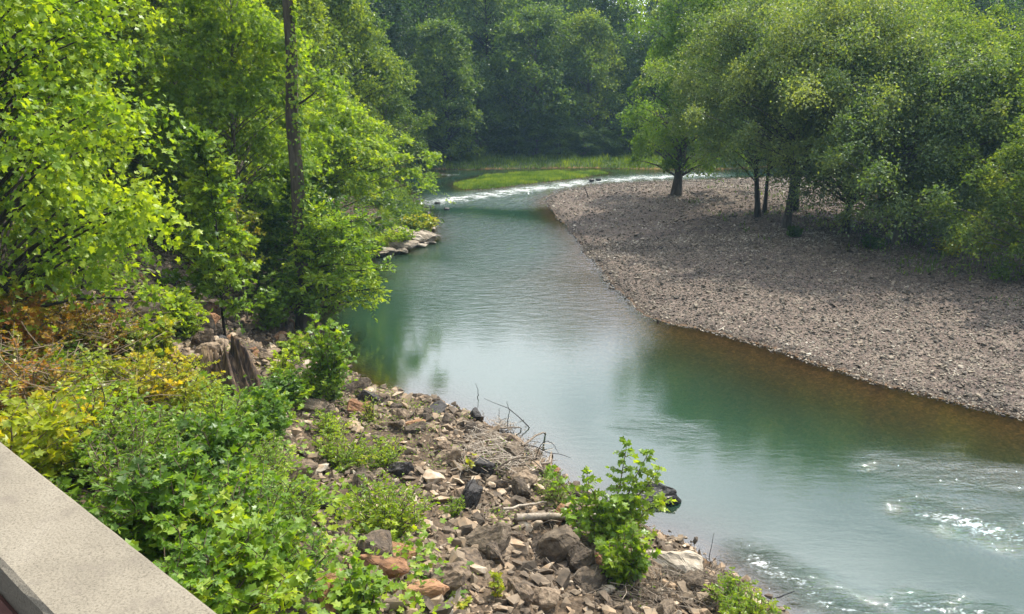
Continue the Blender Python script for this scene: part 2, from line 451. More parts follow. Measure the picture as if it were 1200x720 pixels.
def stump_mat():
    m, ns, ln = mat('splintered_wood')
    out = node(ns, 'ShaderNodeOutputMaterial')
    p = node(ns, 'ShaderNodeBsdfPrincipled', Roughness=.85)
    a = node(ns, 'ShaderNodeAttribute', attribute_name='rnd')
    t = node(ns, 'ShaderNodeTexCoord')
    mp_ = node(ns, 'ShaderNodeMapping', Scale=(9, 9, 1.1)); ln.new(t.outputs['Object'], mp_.inputs[0])
    nz = node(ns, 'ShaderNodeTexNoise', Scale=1.6, Detail=8.0); ln.new(mp_.outputs[0], nz.inputs['Vector'])
    ad = node(ns, 'ShaderNodeMath', operation='MULTIPLY_ADD', use_clamp=True); ad.inputs[1].default_value = .55; ad.inputs[2].default_value = -.25
    ln.new(a.outputs['Fac'], ad.inputs[0])
    a2 = node(ns, 'ShaderNodeMath', operation='ADD', use_clamp=True); ln.new(ad.outputs[0], a2.inputs[0]); ln.new(nz.outputs[0], a2.inputs[1])
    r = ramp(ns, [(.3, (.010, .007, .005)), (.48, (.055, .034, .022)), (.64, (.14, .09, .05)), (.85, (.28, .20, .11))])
    ln.new(a2.outputs[0], r.inputs[0]); ln.new(r.outputs[0], p.inputs['Base Color'])
    b = node(ns, 'ShaderNodeBump', Strength=.8, Distance=.05); ln.new(nz.outputs[0], b.inputs['Height']); ln.new(b.outputs[0], p.inputs['Normal'])
    ln.new(p.outputs[0], out.inputs[0])
    return m
M['stump'] = stump_mat()

def concrete_mat():
    m, ns, ln = mat('weathered_concrete')
    out = node(ns, 'ShaderNodeOutputMaterial')
    p = node(ns, 'ShaderNodeBsdfPrincipled', Roughness=.92); p.inputs['Specular IOR Level'].default_value = .25
    t = node(ns, 'ShaderNodeTexCoord')
    big = node(ns, 'ShaderNodeTexNoise', Scale=3.2, Detail=5.0, Roughness=.6); ln.new(t.outputs['Object'], big.inputs['Vector'])
    fine = node(ns, 'ShaderNodeTexNoise', Scale=150., Detail=4.0, Roughness=.7); ln.new(t.outputs['Object'], fine.inputs['Vector'])
    pit = node(ns, 'ShaderNodeTexVoronoi', Scale=75.); ln.new(t.outputs['Object'], pit.inputs['Vector'])
    r1 = ramp(ns, [(.25, (.138, .122, .095)), (.5, (.200, .178, .138)), (.8, (.255, .230, .183))]); ln.new(big.outputs[0], r1.inputs[0])
    r2 = ramp(ns, [(.28, (.45, .43, .42)), (.5, (1, 1, 1)), (.75, (1.25, 1.22, 1.2))]); ln.new(fine.outputs[0], r2.inputs[0])
    r3 = ramp(ns, [(.04, (.4, .38, .36)), (.13, (1, 1, 1))]); ln.new(pit.outputs['Distance'], r3.inputs[0])
    m1 = node(ns, 'ShaderNodeMix', data_type='RGBA', blend_type='MULTIPLY'); m1.inputs['Factor'].default_value = 1
    ln.new(r1.outputs[0], m1.inputs['A']); ln.new(r2.outputs[0], m1.inputs['B'])
    m2 = node(ns, 'ShaderNodeMix', data_type='RGBA', blend_type='MULTIPLY'); m2.inputs['Factor'].default_value = .8
    ln.new(m1.outputs['Result'], m2.inputs['A']); ln.new(r3.outputs[0], m2.inputs['B'])
    # lichen and grime blotches
    st = node(ns, 'ShaderNodeTexNoise', Scale=9., Detail=8.0, Roughness=.7); ln.new(t.outputs['Object'], st.inputs['Vector'])
    r4 = ramp(ns, [(.56, (0, 0, 0)), (.68, (1, 1, 1))]); ln.new(st.outputs[0], r4.inputs[0])
    m3 = node(ns, 'ShaderNodeMix', data_type='RGBA'); m3.inputs['B'].default_value = (.15, .13, .105, 1)
    sc = node(ns, 'ShaderNodeMath', operation='MULTIPLY'); sc.inputs[1].default_value = .75; ln.new(r4.outputs[0], sc.inputs[0])
    ln.new(sc.outputs[0], m3.inputs['Factor']); ln.new(m2.outputs['Result'], m3.inputs['A'])
    ln.new(m3.outputs['Result'], p.inputs['Base Color'])
    b = node(ns, 'ShaderNodeBump', Strength=.6, Distance=.004); ln.new(fine.outputs[0], b.inputs['Height'])
    b2 = node(ns, 'ShaderNodeBump', Strength=.5, Distance=.01); ln.new(big.outputs[0], b2.inputs['Height']); ln.new(b.outputs[0], b2.inputs['Normal'])
    ln.new(b2.outputs[0], p.inputs['Normal'])
    ln.new(p.outputs[0], out.inputs[0])
    return m
M['concrete'] = concrete_mat()
M['asphalt'] = rough_mat('asphalt', [(.3, (.035, .034, .033)), (.7, (.07, .068, .066))], scale=90, bump=.3, bdist=.004, obj=0)
M['rust'] = rough_mat('rusty_brown_paint', [(.3, (.05, .022, .018)), (.7, (.10, .045, .035))], scale=8, bump=.2, bdist=.004, obj=0)

# ------------------------------------------------------------------ ground, river bed, far hills: one sheet
def ground():
    sx = np.linspace(-5, 5, 560)
    sy = np.linspace(-1.75, 5.1, 470)
    X = 9 * np.sinh(sx) - 1
    Y = 14 + 12 * np.sinh(sy)
    gx, gy = np.meshgrid(X, Y)
    P = np.stack([gx.ravel(), gy.ravel()], 1)
    H, l, r, f, i = Hxy(P, True)
    x, y = P[:, 0], P[:, 1]
    n1, n2 = fbm(x * .35, y * .35), fbm(x * 2.3, y * 2.3)
    col = np.zeros((len(P), 3))
    def mixc(c, k):
        nonlocal col
        k = np.clip(k, 0, 1)[:, None]
        col = col * (1 - k) + np.array(c) * k
    mixc((.36, .19, .065), np.ones(len(P)))                        # brown river bed
    mixc((.07, .075, .035), sstep(.7, 1.4, -H) )                      # algae in the deep
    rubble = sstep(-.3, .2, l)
    mixc((.095, .07, .048), rubble)  # ground under the rubble darkened to paint shaded gaps between stones
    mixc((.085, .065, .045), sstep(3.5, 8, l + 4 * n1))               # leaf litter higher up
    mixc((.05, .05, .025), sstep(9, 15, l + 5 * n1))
    gr = sstep(-.25, .15, r)
    mixc((.13, .102, .085), gr)
    mixc((.095, .074, .064), gr * sstep(-.05, .15, n1))
    mixc((.22, .185, .15), gr * sstep(.05, .25, n2) * .6)
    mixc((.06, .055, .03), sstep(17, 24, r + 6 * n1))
    fg = sstep(-.2, .3, f)
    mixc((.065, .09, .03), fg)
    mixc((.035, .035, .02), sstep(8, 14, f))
    mixc((.075, .10, .03), sstep(-.2, .3, i))
    wet = (np.abs(H) < .07) & (H > -.05)
    col[wet] *= .55
    mb = MB()
    nx, ny = len(X), len(Y)
    a = (np.arange(ny - 1)[:, None] * nx + np.arange(nx - 1)[None]).ravel()
    F = np.stack([a, a + 1, a + nx + 1, a + nx], 1)
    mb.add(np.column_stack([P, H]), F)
    m, ns, ln = mat('ground')
    out = node(ns, 'ShaderNodeOutputMaterial')
    p = node(ns, 'ShaderNodeBsdfPrincipled', Roughness=.95); p.inputs['Specular IOR Level'].default_value = .15
    ca = node(ns, 'ShaderNodeAttribute', attribute_name='tone')
    g = node(ns, 'ShaderNodeNewGeometry')
    v = node(ns, 'ShaderNodeTexVoronoi', Scale=9.0); ln.new(g.outputs['Position'], v.inputs['Vector'])
    v2 = node(ns, 'ShaderNodeTexVoronoi', Scale=21.0); ln.new(g.outputs['Position'], v2.inputs['Vector'])
    bw = node(ns, 'ShaderNodeRGBToBW'); ln.new(v.outputs['Color'], bw.inputs[0])
    bw2 = node(ns, 'ShaderNodeRGBToBW'); ln.new(v2.outputs['Color'], bw2.inputs[0])
    am = node(ns, 'ShaderNodeMath', operation='ADD'); ln.new(bw.outputs[0], am.inputs[0]); ln.new(bw2.outputs[0], am.inputs[1])
    rr = ramp(ns, [(.15, (.45, .45, .45)), (.55, (.95, .95, .95)), (.9, (1.7, 1.65, 1.6))])
    hf_ = node(ns, 'ShaderNodeMath', operation='MULTIPLY'); hf_.inputs[1].default_value = .5; ln.new(am.outputs[0], hf_.inputs[0])
    ln.new(hf_.outputs[0], rr.inputs[0])
    mx = node(ns, 'ShaderNodeMix', data_type='RGBA', blend_type='MULTIPLY'); mx.inputs['Factor'].default_value = 1
    ln.new(ca.outputs['Color'], mx.inputs['A']); ln.new(rr.outputs[0], mx.inputs['B'])
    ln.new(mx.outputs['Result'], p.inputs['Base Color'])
    b = node(ns, 'ShaderNodeBump', Strength=.8, Distance=.04); b.invert = True; ln.new(v.outputs['Distance'], b.inputs['Height'])
    b2 = node(ns, 'ShaderNodeBump', Strength=.6, Distance=.02); b2.invert = True; ln.new(v2.outputs['Distance'], b2.inputs['Height']); ln.new(b.outputs[0], b2.inputs['Normal'])
    ln.new(b2.outputs[0], p.inputs['Normal'])
    ln.new(p.outputs[0], out.inputs[0])
    me = mb.mesh('ground', m, True)
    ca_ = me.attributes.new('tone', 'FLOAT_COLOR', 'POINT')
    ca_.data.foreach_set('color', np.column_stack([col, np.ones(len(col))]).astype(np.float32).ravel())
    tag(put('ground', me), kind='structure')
ground()

# ------------------------------------------------------------------ river
RIFF = [([(512, 236), (560, 230), (620, 222), (690, 213), (760, 208), (830, 205)], 2.7, .95),
        ([(480, 204), (530, 205)], 1.2, .8),
        ([(520, 232), (600, 236), (640, 228)], 3.2, .62), ([(525, 262), (590, 275), (640, 300)], 4.5, .27), ([(520, 320), (600, 330), (660, 350)], 4, .12),
        ([(1085, 600), (1130, 612), (1170, 622), (1230, 640), (1290, 660)], .55, .85),  # lower right: sun glitter drawn with the same white
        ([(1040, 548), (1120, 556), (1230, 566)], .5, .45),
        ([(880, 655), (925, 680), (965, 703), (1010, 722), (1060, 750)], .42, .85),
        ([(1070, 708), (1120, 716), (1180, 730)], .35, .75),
        ([(730, 500), (800, 505)], .5, .15)]
def seg_d(P, line):
    A = np.array(line[:-1]); B = np.array(line[1:])
    ab = B - A
    ap = P[:, None] - A[None]
    t = np.clip((ap * ab).sum(-1) / (ab * ab).sum(-1), 0, 1)
    return np.linalg.norm(ap - t[..., None] * ab, axis=-1).min(1)
def water():
    X = np.concatenate([np.linspace(-390, -48, 60), np.linspace(-47.6, 47.6, 390), np.linspace(48, 390, 60)])
    Y = 12 + 11 * np.sinh(np.linspace(-1.9, 2.85, 330))
    gx, gy = np.meshgrid(X, Y)
    P = np.stack([gx.ravel(), gy.ravel()], 1)
    H = Hxy(P)
    rf = np.zeros(len(P))
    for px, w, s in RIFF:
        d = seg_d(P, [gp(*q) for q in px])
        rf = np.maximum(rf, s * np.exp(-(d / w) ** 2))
    nx, ny = len(X), len(Y)
    a = (np.arange(ny - 1)[:, None] * nx + np.arange(nx - 1)[None]).ravel()
    F = np.stack([a, a + 1, a + nx + 1, a + nx], 1)
    keep = (H[F] < .35).any(1)
    F = F[keep]
    used = np.unique(F); mpi = np.full(len(P), -1); mpi[used] = np.arange(len(used))
    Z = rf[used] * .05 * np.sin(P[used, 1] * 7 + 3 * np.sin(P[used, 0] * 2)) 
    mb = MB(); mb.add(np.column_stack([P[used], Z]), mpi[F])
    m, ns, ln = mat('river_water')
    out = node(ns, 'ShaderNodeOutputMaterial')
    g = node(ns, 'ShaderNodeNewGeometry')
    dp = node(ns, 'ShaderNodeAttribute', attribute_name='depth')
    rfn = node(ns, 'ShaderNodeAttribute', attribute_name='riffle')
    mp1 = node(ns, 'ShaderNodeMapping', Scale=(.8, 2.3, 1)); mp1.inputs['Rotation'].default_value = (0, 0, .25); ln.new(g.outputs['Position'], mp1.inputs[0])
    w1 = node(ns, 'ShaderNodeTexNoise', Scale=1.7, Detail=6.0, Roughness=.6, Distortion=.4); ln.new(mp1.outputs[0], w1.inputs['Vector'])
    w2 = node(ns, 'ShaderNodeTexNoise', Scale=7.5, Detail=4.0, Roughness=.6, Distortion=.6); ln.new(mp1.outputs[0], w2.inputs['Vector'])
    cal = node(ns, 'ShaderNodeTexNoise', Scale=.13, Detail=3.0); ln.new(g.outputs['Position'], cal.inputs['Vector'])
    calr = ramp(ns, [(.38, (.25, .25, .25)), (.62, (1, 1, 1))]); ln.new(cal.outputs[0], calr.inputs[0])
    s1 = node(ns, 'ShaderNodeMath', operation='MULTIPLY_ADD'); s1.inputs[1].default_value = 1.0; s1.inputs[2].default_value = .010
    ln.new(rfn.outputs['Fac'], s1.inputs[0])
    s2 = node(ns, 'ShaderNodeMath', operation='MULTIPLY_ADD'); s2.inputs[1].default_value = .013; ln.new(calr.outputs[0], s2.inputs[0]); ln.new(s1.outputs[0], s2.inputs[2])
    b1 = node(ns, 'ShaderNodeBump', Distance=.30); ln.new(s2.outputs[0], b1.inputs['Strength']); ln.new(w1.outputs[0], b1.inputs['Height'])
    b2 = node(ns, 'ShaderNodeBump', Distance=.07); ln.new(s2.outputs[0], b2.inputs['Strength']); ln.new(w2.outputs[0], b2.inputs['Height']); ln.new(b1.outputs[0], b2.inputs['Normal'])
    # cloudy green body, clear over the shallows
    body = node(ns, 'ShaderNodeBsdfDiffuse'); 
    bc = ramp(ns, [(0, (.085, .052, .018)), (.45, (.026, .038, .017)), (1, (.0130, .046, .031))]); ln.new(dp.outputs['Fac'], bc.inputs[0]); ln.new(bc.outputs[0], body.inputs[0])
    tr = node(ns, 'ShaderNodeBsdfTransparent'); tr.inputs[0].default_value = (.95, .90, .76, 1)
    k = node(ns, 'ShaderNodeMixShader'); ln.new(dp.outputs['Fac'], k.inputs[0]); ln.new(tr.outputs[0], k.inputs[1]); ln.new(body.outputs[0], k.inputs[2])
    gl = node(ns, 'ShaderNodeBsdfGlossy', Roughness=.015); ln.new(b2.outputs[0], gl.inputs['Normal'])
    fr = node(ns, 'ShaderNodeFresnel', IOR=2.15); ln.new(b2.outputs[0], fr.inputs['Normal'])
    k2 = node(ns, 'ShaderNodeMixShader'); ln.new(fr.outputs[0], k2.inputs[0]); ln.new(k.outputs[0], k2.inputs[1]); ln.new(gl.outputs[0], k2.inputs[2])
    # white water; at lower right the white is painted sun glitter
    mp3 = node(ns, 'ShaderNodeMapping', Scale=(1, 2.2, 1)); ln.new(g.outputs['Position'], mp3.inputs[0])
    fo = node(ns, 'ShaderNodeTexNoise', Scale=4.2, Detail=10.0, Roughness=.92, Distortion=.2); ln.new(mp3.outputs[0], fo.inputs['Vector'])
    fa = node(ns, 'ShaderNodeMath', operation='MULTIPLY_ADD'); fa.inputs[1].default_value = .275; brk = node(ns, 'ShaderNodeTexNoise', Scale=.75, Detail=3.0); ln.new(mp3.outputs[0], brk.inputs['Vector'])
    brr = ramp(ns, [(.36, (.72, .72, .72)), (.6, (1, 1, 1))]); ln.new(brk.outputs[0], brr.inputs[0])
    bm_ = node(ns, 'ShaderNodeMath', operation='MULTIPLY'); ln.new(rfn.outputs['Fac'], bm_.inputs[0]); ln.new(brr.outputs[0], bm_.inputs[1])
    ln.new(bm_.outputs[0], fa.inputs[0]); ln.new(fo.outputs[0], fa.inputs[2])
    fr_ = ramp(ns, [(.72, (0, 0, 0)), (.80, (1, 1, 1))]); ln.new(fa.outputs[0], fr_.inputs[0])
    foam_glitter = node(ns, 'ShaderNodeBsdfDiffuse'); foam_glitter.inputs[0].default_value = (.78, .80, .80, 1)
    k3 = node(ns, 'ShaderNodeMixShader'); ln.new(fr_.outputs[0], k3.inputs[0]); ln.new(k2.outputs[0], k3.inputs[1]); ln.new(foam_glitter.outputs[0], k3.inputs[2])
    ln.new(k3.outputs[0], out.inputs[0])
    me = mb.mesh('river', m, True)
    D = np.maximum(-H[used], 0)
    a_ = me.attributes.new('depth', 'FLOAT', 'POINT'); a_.data.foreach_set('value', (.98 * (1 - np.exp(-D * 2.3)) ).astype(np.float32))
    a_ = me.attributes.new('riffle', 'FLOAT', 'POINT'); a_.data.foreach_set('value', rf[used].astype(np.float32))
    tag(put('river', me), kind='structure')
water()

# ------------------------------------------------------------------ bridge with concrete parapet
def box(mb, p0, p1, w, z0, z1, bev=.012):
    """a long box from p0 to p1 (xy), width w to the left of the direction"""
    p0, p1 = np.array(p0, float), np.array(p1, float)
    d = nrm(p1 - p0); n = np.array([-d[1], d[0]])
    prof = [(0, z0), (0, z1 - bev), (bev, z1), (w - bev, z1), (w, z1 - bev), (w, z0)]
    N = 500 if bev > 0 else 2
    V = []
    for t in np.linspace(0, 1, N):
        q = p0 + (p1 - p0) * t
        j = rng.normal(0, .0013, len(prof)) * (bev > 0)
        for (a, z), e in zip(prof, j):
            V.append((*(q + n * (a + e)), z + (e if z > z0 else 0)))
    k = len(prof)
    F = [(i * k + j, i * k + (j + 1) % k, (i + 1) * k + (j + 1) % k, (i + 1) * k + j) for i in range(N - 1) for j in range(k)]
    mb.add(V, F)
    for b_, fl in ((0, 1), ((N - 1) * k, 0)):
        i = list(range(b_, b_ + k))
        if fl: i.reverse()
        mb.add(np.array(V)[i], [list(range(k))])
DEL = 1.2
ZT = CAM_H - DEL
o1 = gp(260, 720, ZT); o0 = gp(0, 515, ZT); i1 = gp(55, 720, ZT)
dr = nrm(o0 - o1)                       # runs away to the left
nin = np.array([dr[1], -dr[0]])
if np.dot(i1 - o1, nin) < 0: nin = -nin
WID = abs(np.dot(i1 - o1, nin))
bridge = empty('bridge', (0, 0, 0))
tag(bridge, 'weathered concrete bridge with a flat parapet cutting across the bottom left corner', 'bridge')
mb = MB(); a0, a1 = o1 - dr * 26, o1 + dr * 20
if np.dot(np.array([-dr[1], dr[0]]), nin) > 0: box(mb, a0, a1, WID, ZT - .85, ZT)
else: box(mb, a1, a0, WID, ZT - .85, ZT)
put('parapet', mb.mesh('parapet', M['concrete']), bridge)
mb = MB()
s0, s1 = a0 + nin * (WID + .002), a1 + nin * (WID + .002)
def box2(mb, p0, p1, w, z0, z1):
    if np.dot(np.array([-dr[1], dr[0]]), nin) > 0: box(mb, p0, p1, w, z0, z1)
    else: box(mb, p1, p0, w, z0, z1)
box2(mb, s0, s1, .05, ZT - .20, ZT - .10)
put('handrail', mb.mesh('handrail', M['rust']), bridge)
mb = MB(); box2(mb, a0 - nin * .08, a1 - nin * .08, 9.6, ZT - 1.25, ZT - .85)
put('deck', mb.mesh('deck', M['concrete']), bridge)
mb = MB(); box2(mb, a0 + nin * (WID + .3), a1 + nin * (WID + .3), 8.2, ZT - .846, ZT - .835)
put('road_surface', mb.mesh('road_surface', M['asphalt']), bridge)
for q in (.5, 4.4, 8.2):
    mb = MB(); box2(mb, a0 + nin * q, a1 + nin * q, .45, ZT - 2.1, ZT - 1.253)
    put('girder', mb.mesh('girder', M['concrete']), bridge)
mb = MB()
pc = o1 - dr * 11
for dd in (0,):
    q = pc
    box2(mb, q + nin * .3 - dr * .5, q + nin * .3 + dr * .5, 8.6, -2.5, ZT - 2.103)
put('pier', mb.mesh('pier', M['concrete']), bridge)

# ------------------------------------------------------------------ stones
def hull_rock(seed, flat=.7, n=15, rough=.03):
    rg = np.random.default_rng(seed)
    bm = bmesh.new()
    for _ in range(n):
        p = rg.normal(size=3); p /= np.linalg.norm(p)
        p *= rg.uniform(.75, 1)
        p = np.sign(p) * np.abs(p) ** .8
        bm.verts.new((p[0], p[1] * .8, p[2] * flat))
    r = bmesh.ops.convex_hull(bm, input=bm.verts)
    bmesh.ops.delete(bm, geom=[g for g in r['geom_interior'] if isinstance(g, bmesh.types.BMVert)], context='VERTS')
    bmesh.ops.dissolve_limit(bm, angle_limit=.3, verts=bm.verts, edges=bm.edges)
    bmesh.ops.bevel(bm, geom=list(bm.edges), offset=.07, segments=2, affect='EDGES', profile=.6)
    for _ in range(3):
        bmesh.ops.triangulate(bm, faces=bm.faces)
        ed = [e for e in bm.edges if e.calc_length() > .17]
        if not ed: break
        bmesh.ops.subdivide_edges(bm, edges=ed, cuts=1)
    bmesh.ops.triangulate(bm, faces=bm.faces)
    bmesh.ops.recalc_face_normals(bm, faces=bm.faces)
    bm.normal_update()
    V = np.array([v.co[:] for v in bm.verts])
    # broken, layered surface: beds of stone plus lumps and pits
    a = rg.uniform(0, 50)
    lump = fbm(V[:, 0] * 2.2 + a, V[:, 1] * 2.2 + V[:, 2] * 3.1, 4)
    beds = np.abs(((V[:, 2] * 5 + V[:, 0] * .8 + 2 * lump) % 1) - .5) - .25
    dd = .26 * lump + .05 * beds + rg.normal(0, .008, len(V))
    for v, d_, n_ in zip(bm.verts, dd, [v.normal.copy() for v in bm.verts]):
        v.co += n_ * float(d_)
    bmesh.ops.recalc_face_normals(bm, faces=bm.faces)
    return bm
rock_shapes = {}
def rock_mesh(seed, flat, m):
    key = (seed, flat, m)
    if key not in rock_shapes:
        bm = hull_rock(seed, flat, 13 + seed % 6)
        me = bpy.data.meshes.new('rock'); bm.to_mesh(me); bm.free()
        me.materials.append(M[m])
        for p in me.polygons: p.use_smooth = False
        rock_shapes[key] = me
    return rock_shapes[key]
def rock(x, y, s, flat, m, label, seed, group=None, name='rock', rot=None, sink=.25, sc=(1, 1, 1), z=None, cat='rock'):
    z = hz(x, y) if z is None else z
    o = put(name, rock_mesh(seed, flat, m), None, (x, y, z + s * flat * sc[2] * (1 - 2 * sink) * .8))
    rg = np.random.default_rng(seed * 31 + int(abs(x) * 100))
    o.rotation_euler = rot or (rg.normal(0, .2), rg.normal(0, .2), rg.uniform(0, 6.28))
    o.scale = (s * sc[0], s * sc[1], s * sc[2])
    return tag(o, label, cat, group)

# scatter of stones as one mesh
def scatter(mb, P, size, rg, flat=.55, shapes=8, lift=.25, hi=False):
    tpl = []
    for k in range(shapes):
        bm = bmesh.new()
        if hi:
            bmesh.ops.create_icosphere(bm, subdivisions=1, radius=1)
            for v in bm.verts:
                v.co += Vector(rg.normal(0, .17, 3))
        else:
            for _ in range(11):
                q_ = rg.normal(size=3); q_ /= np.linalg.norm(q_)
                bm.verts.new(np.sign(q_) * np.abs(q_) ** .8)
            h_ = bmesh.ops.convex_hull(bm, input=bm.verts)
            bmesh.ops.delete(bm, geom=[g for g in h_['geom_interior'] if isinstance(g, bmesh.types.BMVert)], context='VERTS')
        bmesh.ops.triangulate(bm, faces=bm.faces)
        V = np.array([v.co[:] for v in bm.verts]); F = np.array([[v.index for v in f.verts] for f in bm.faces]); bm.free()
        tpl.append((V, F))
    which = rg.integers(0, shapes, len(P))
    for k in range(shapes):
        q = P[which == k]; s = size[which == k]
        n = len(q)
        if not n: continue
        V, F = tpl[k]
        a = rg.uniform(0, 6.28, n); ca, sa = np.cos(a), np.sin(a)
        sc = rg.uniform(.65, 1.3, (n, 3)) * np.array([1, .8, flat])
        W = V[None] * sc[:, None]
        tl = rg.normal(0, .25, (n, 2))
        W[..., 2] += W[..., 0] * tl[:, 0:1] + W[..., 1] * tl[:, 1:2]
        X = W[..., 0] * ca[:, None] - W[..., 1] * sa[:, None]
        Y = W[..., 0] * sa[:, None] + W[..., 1] * ca[:, None]
        W = np.stack([X, Y, W[..., 2]], -1) * s[:, None, None] + q[:, None]
        W[..., 2] += (s * lift)[:, None]
        FF = (np.arange(n)[:, None, None] * len(V) + F[None]).reshape(-1, 3)
        mb.add(W.reshape(-1, 3), FF, np.repeat(rg.random(n), len(V)))

def sample(n, x0, x1, y0, y1, cond, rg, ypow=1.0):
    out = []
    got = 0
    while got < n:
        x = rg.uniform(x0, x1, n * 2); y = y0 + (y1 - y0) * rg.random(n * 2) ** ypow
        # keep what the picture (and a step beside it) could see
        P = np.stack([x, y], 1)
        H, l, r, f, i = Hxy(P, True)
        ok = cond(P, H, l, r, f, i)
        out.append(np.column_stack([P[ok], H[ok]])); got += ok.sum()
        if ok.sum() == 0: break
    return np.concatenate(out)[:n]

rg = np.random.default_rng(11)
infr = lambda P, m=6: (P[:, 0] > -.74 * P[:, 1] - m) & (P[:, 0] < .74 * P[:, 1] + m)
Pn = sample(80000, 0, 34, 17, 42, lambda P, H, l, r, f, i: (r > -.25) & infr(P, 3) & (r < 22), rg, 1.2)
Pf = sample(40000, 0, 42, 38, 76, lambda P, H, l, r, f, i: (r > -.25) & infr(P, 3) & (r < 26), rg)
mb = MB()
scatter(mb, Pn, rg.lognormal(-3.65, .5, len(Pn)).clip(.012, .14), rg, .6, hi=False)
scatter(mb, Pf, rg.lognormal(-3.15, .4, len(Pf)).clip(.025, .16), rg, .6)
for k_ in range(len(mb.v)):       # drifts of paler and darker cobble; far tip lightened to look sunlit
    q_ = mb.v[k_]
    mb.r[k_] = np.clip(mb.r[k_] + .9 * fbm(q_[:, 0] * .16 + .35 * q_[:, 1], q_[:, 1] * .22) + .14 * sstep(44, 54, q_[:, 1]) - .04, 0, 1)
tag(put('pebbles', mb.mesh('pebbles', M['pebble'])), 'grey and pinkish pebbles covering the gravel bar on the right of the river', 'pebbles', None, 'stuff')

mb = MB()
Pg_ = sample(2200, -12, -5, 15, 23, lambda P, H, l, r, f, i: np.hypot((P[:, 0] + 8.6) / 2.8, (P[:, 1] - 19) / 3.6) < 1, rg)
Pr = sample(15000, -14, 6, 8.5, 34, lambda P, H, l, r, f, i: (l > -.35) & (l < 7.5 + 3 * fbm(P[:, 0] * .7, P[:, 1] * .7)) , rg, 1.1)
Pr = np.concatenate([Pr, Pg_])
scatter(mb, Pr, rg.lognormal(-2.85, .55, len(Pr)).clip(.02, .2), rg, .6, hi=False, lift=.3)
tag(put('rubble', mb.mesh('rubble', M['rubble'])), 'brown and tan broken stones heaped over the left river bank', 'rubble', None, 'stuff')

# single rocks, each one a thing
def big(u, v, s, flat, m, label, seed, sc=(1, 1, 1), rot=None, sink=.2, name='boulder', dz=0):
    p = hit(u, v)
    s *= 1.12
    return rock(p[0], p[1], s, flat, m, label, seed, None, name, rot, sink, sc, z=max(p[2], -.1) + dz, cat='boulder' if name == 'boulder' else 'rock')
big(652, 652, .55, .75, 'rock_grey', 'big leaning grey boulder just below the driftwood log', 3, (1, .75, .8), (.2, -.5, .6))
big(682, 668, .34, .9, 'rock_grey', 'rounded grey boulder on the right of the big leaning one', 5)
big(790, 668, .74, .5, 'rock_pale', 'long pale flat boulder at the tip of the bank touching the water', 8, (1.15, .7, .7), (0, .12, -.35), .15)
big(744, 668, .5, .6, 'rock', 'tan boulder tucked behind the pale flat boulder at the bank tip', 9, (1.2, .7, .8))
big(766, 612, .62, .7, 'rock_wet', 'dark wet boulder standing in the water beside the green sapling', 12, (1.25, .7, .8), (.1, .1, .2), .22)
big(812, 690, .3, .6, 'rock_grey', 'grey boulder at the foot of the lowest bank bush', 13)
big(692, 690, .46, .7, 'rock_grey', 'wide brown-grey boulder low on the bank under the sapling', 14, (1.2, .8, .8))
big(640, 712, .3, .8, 'rock', 'pale angular boulder at the bottom edge below the sapling', 15)
big(484, 700, .42, .7, 'rock_red', 'rust-orange boulder at the bottom edge between the low bushes', 17, (1.3, .8, .8))
big(386, 705, .34, .8, 'rock_red', 'reddish square boulder beside the lowest bright bush', 18)
big(520, 690, .44, .7, 'rock', 'dark brown split boulder right of the rust-orange one', 19, (1.2, .8, .9))
big(545, 660, .42, .55, 'rock', 'flat brown slab of rock above the split boulder', 20, (1.2, .9, .7))
big(568, 555, .33, .8, 'rock_dark', 'black square boulder below the driftwood pile', 21, (1, .8, 1), (0, .1, .2), .15)
big(546, 592, .40, .8, 'rock_dark', 'black pointed boulder with a pale streak left of the gravel patch', 22, (.95, .8, 1), (.1, 0, .9), .2)
big(616, 570, .30, .8, 'rock', 'tan boulder at the right edge of the driftwood pile', 23)
big(555, 510, .38, .7, 'rock', 'brown boulder at the waterline above the driftwood', 24, (1, .9, .9))
big(520, 545, .45, .55, 'rock', 'low brown boulder in the middle of the rubble bank', 25, (1.2, .8, .8))
big(470, 490, .5, .6, 'rock', 'broad brown boulder at the head of the rubble by the water', 26, (1.1, .8, .8))
big(432, 467, .4, .5, 'rock', 'flat brown boulder at the water by the bright cone bush', 27, (1.4, .8, .7))
big(512, 483, .42, .42, 'rock_dark', 'flat dark boulder lying at the upper waterline', 28, (1.4, .7, .7))
big(543, 472, .16, .6, 'rock_wet', 'small black rock alone in the water off the bank', 29, (1.3, .8, .8), (0, 0, .4), .35, 'rock')
big(470, 556, .3, .8, 'rock_dark', 'dark rock in the middle of the low green weeds', 30, name='rock')
big(588, 520, .3, .6, 'rock', 'tan rock half buried in the driftwood pile', 31, name='rock')
big(580, 640, .5, .4, 'rock', 'sloping tan slab left of the driftwood log', 32, (1, .9, .7), (.3, .2, .2))
big(556, 625, .5, .22, 'rock_grey', 'thin layered slab above the sloping tan slab', 33, (1.3, .5, .7))
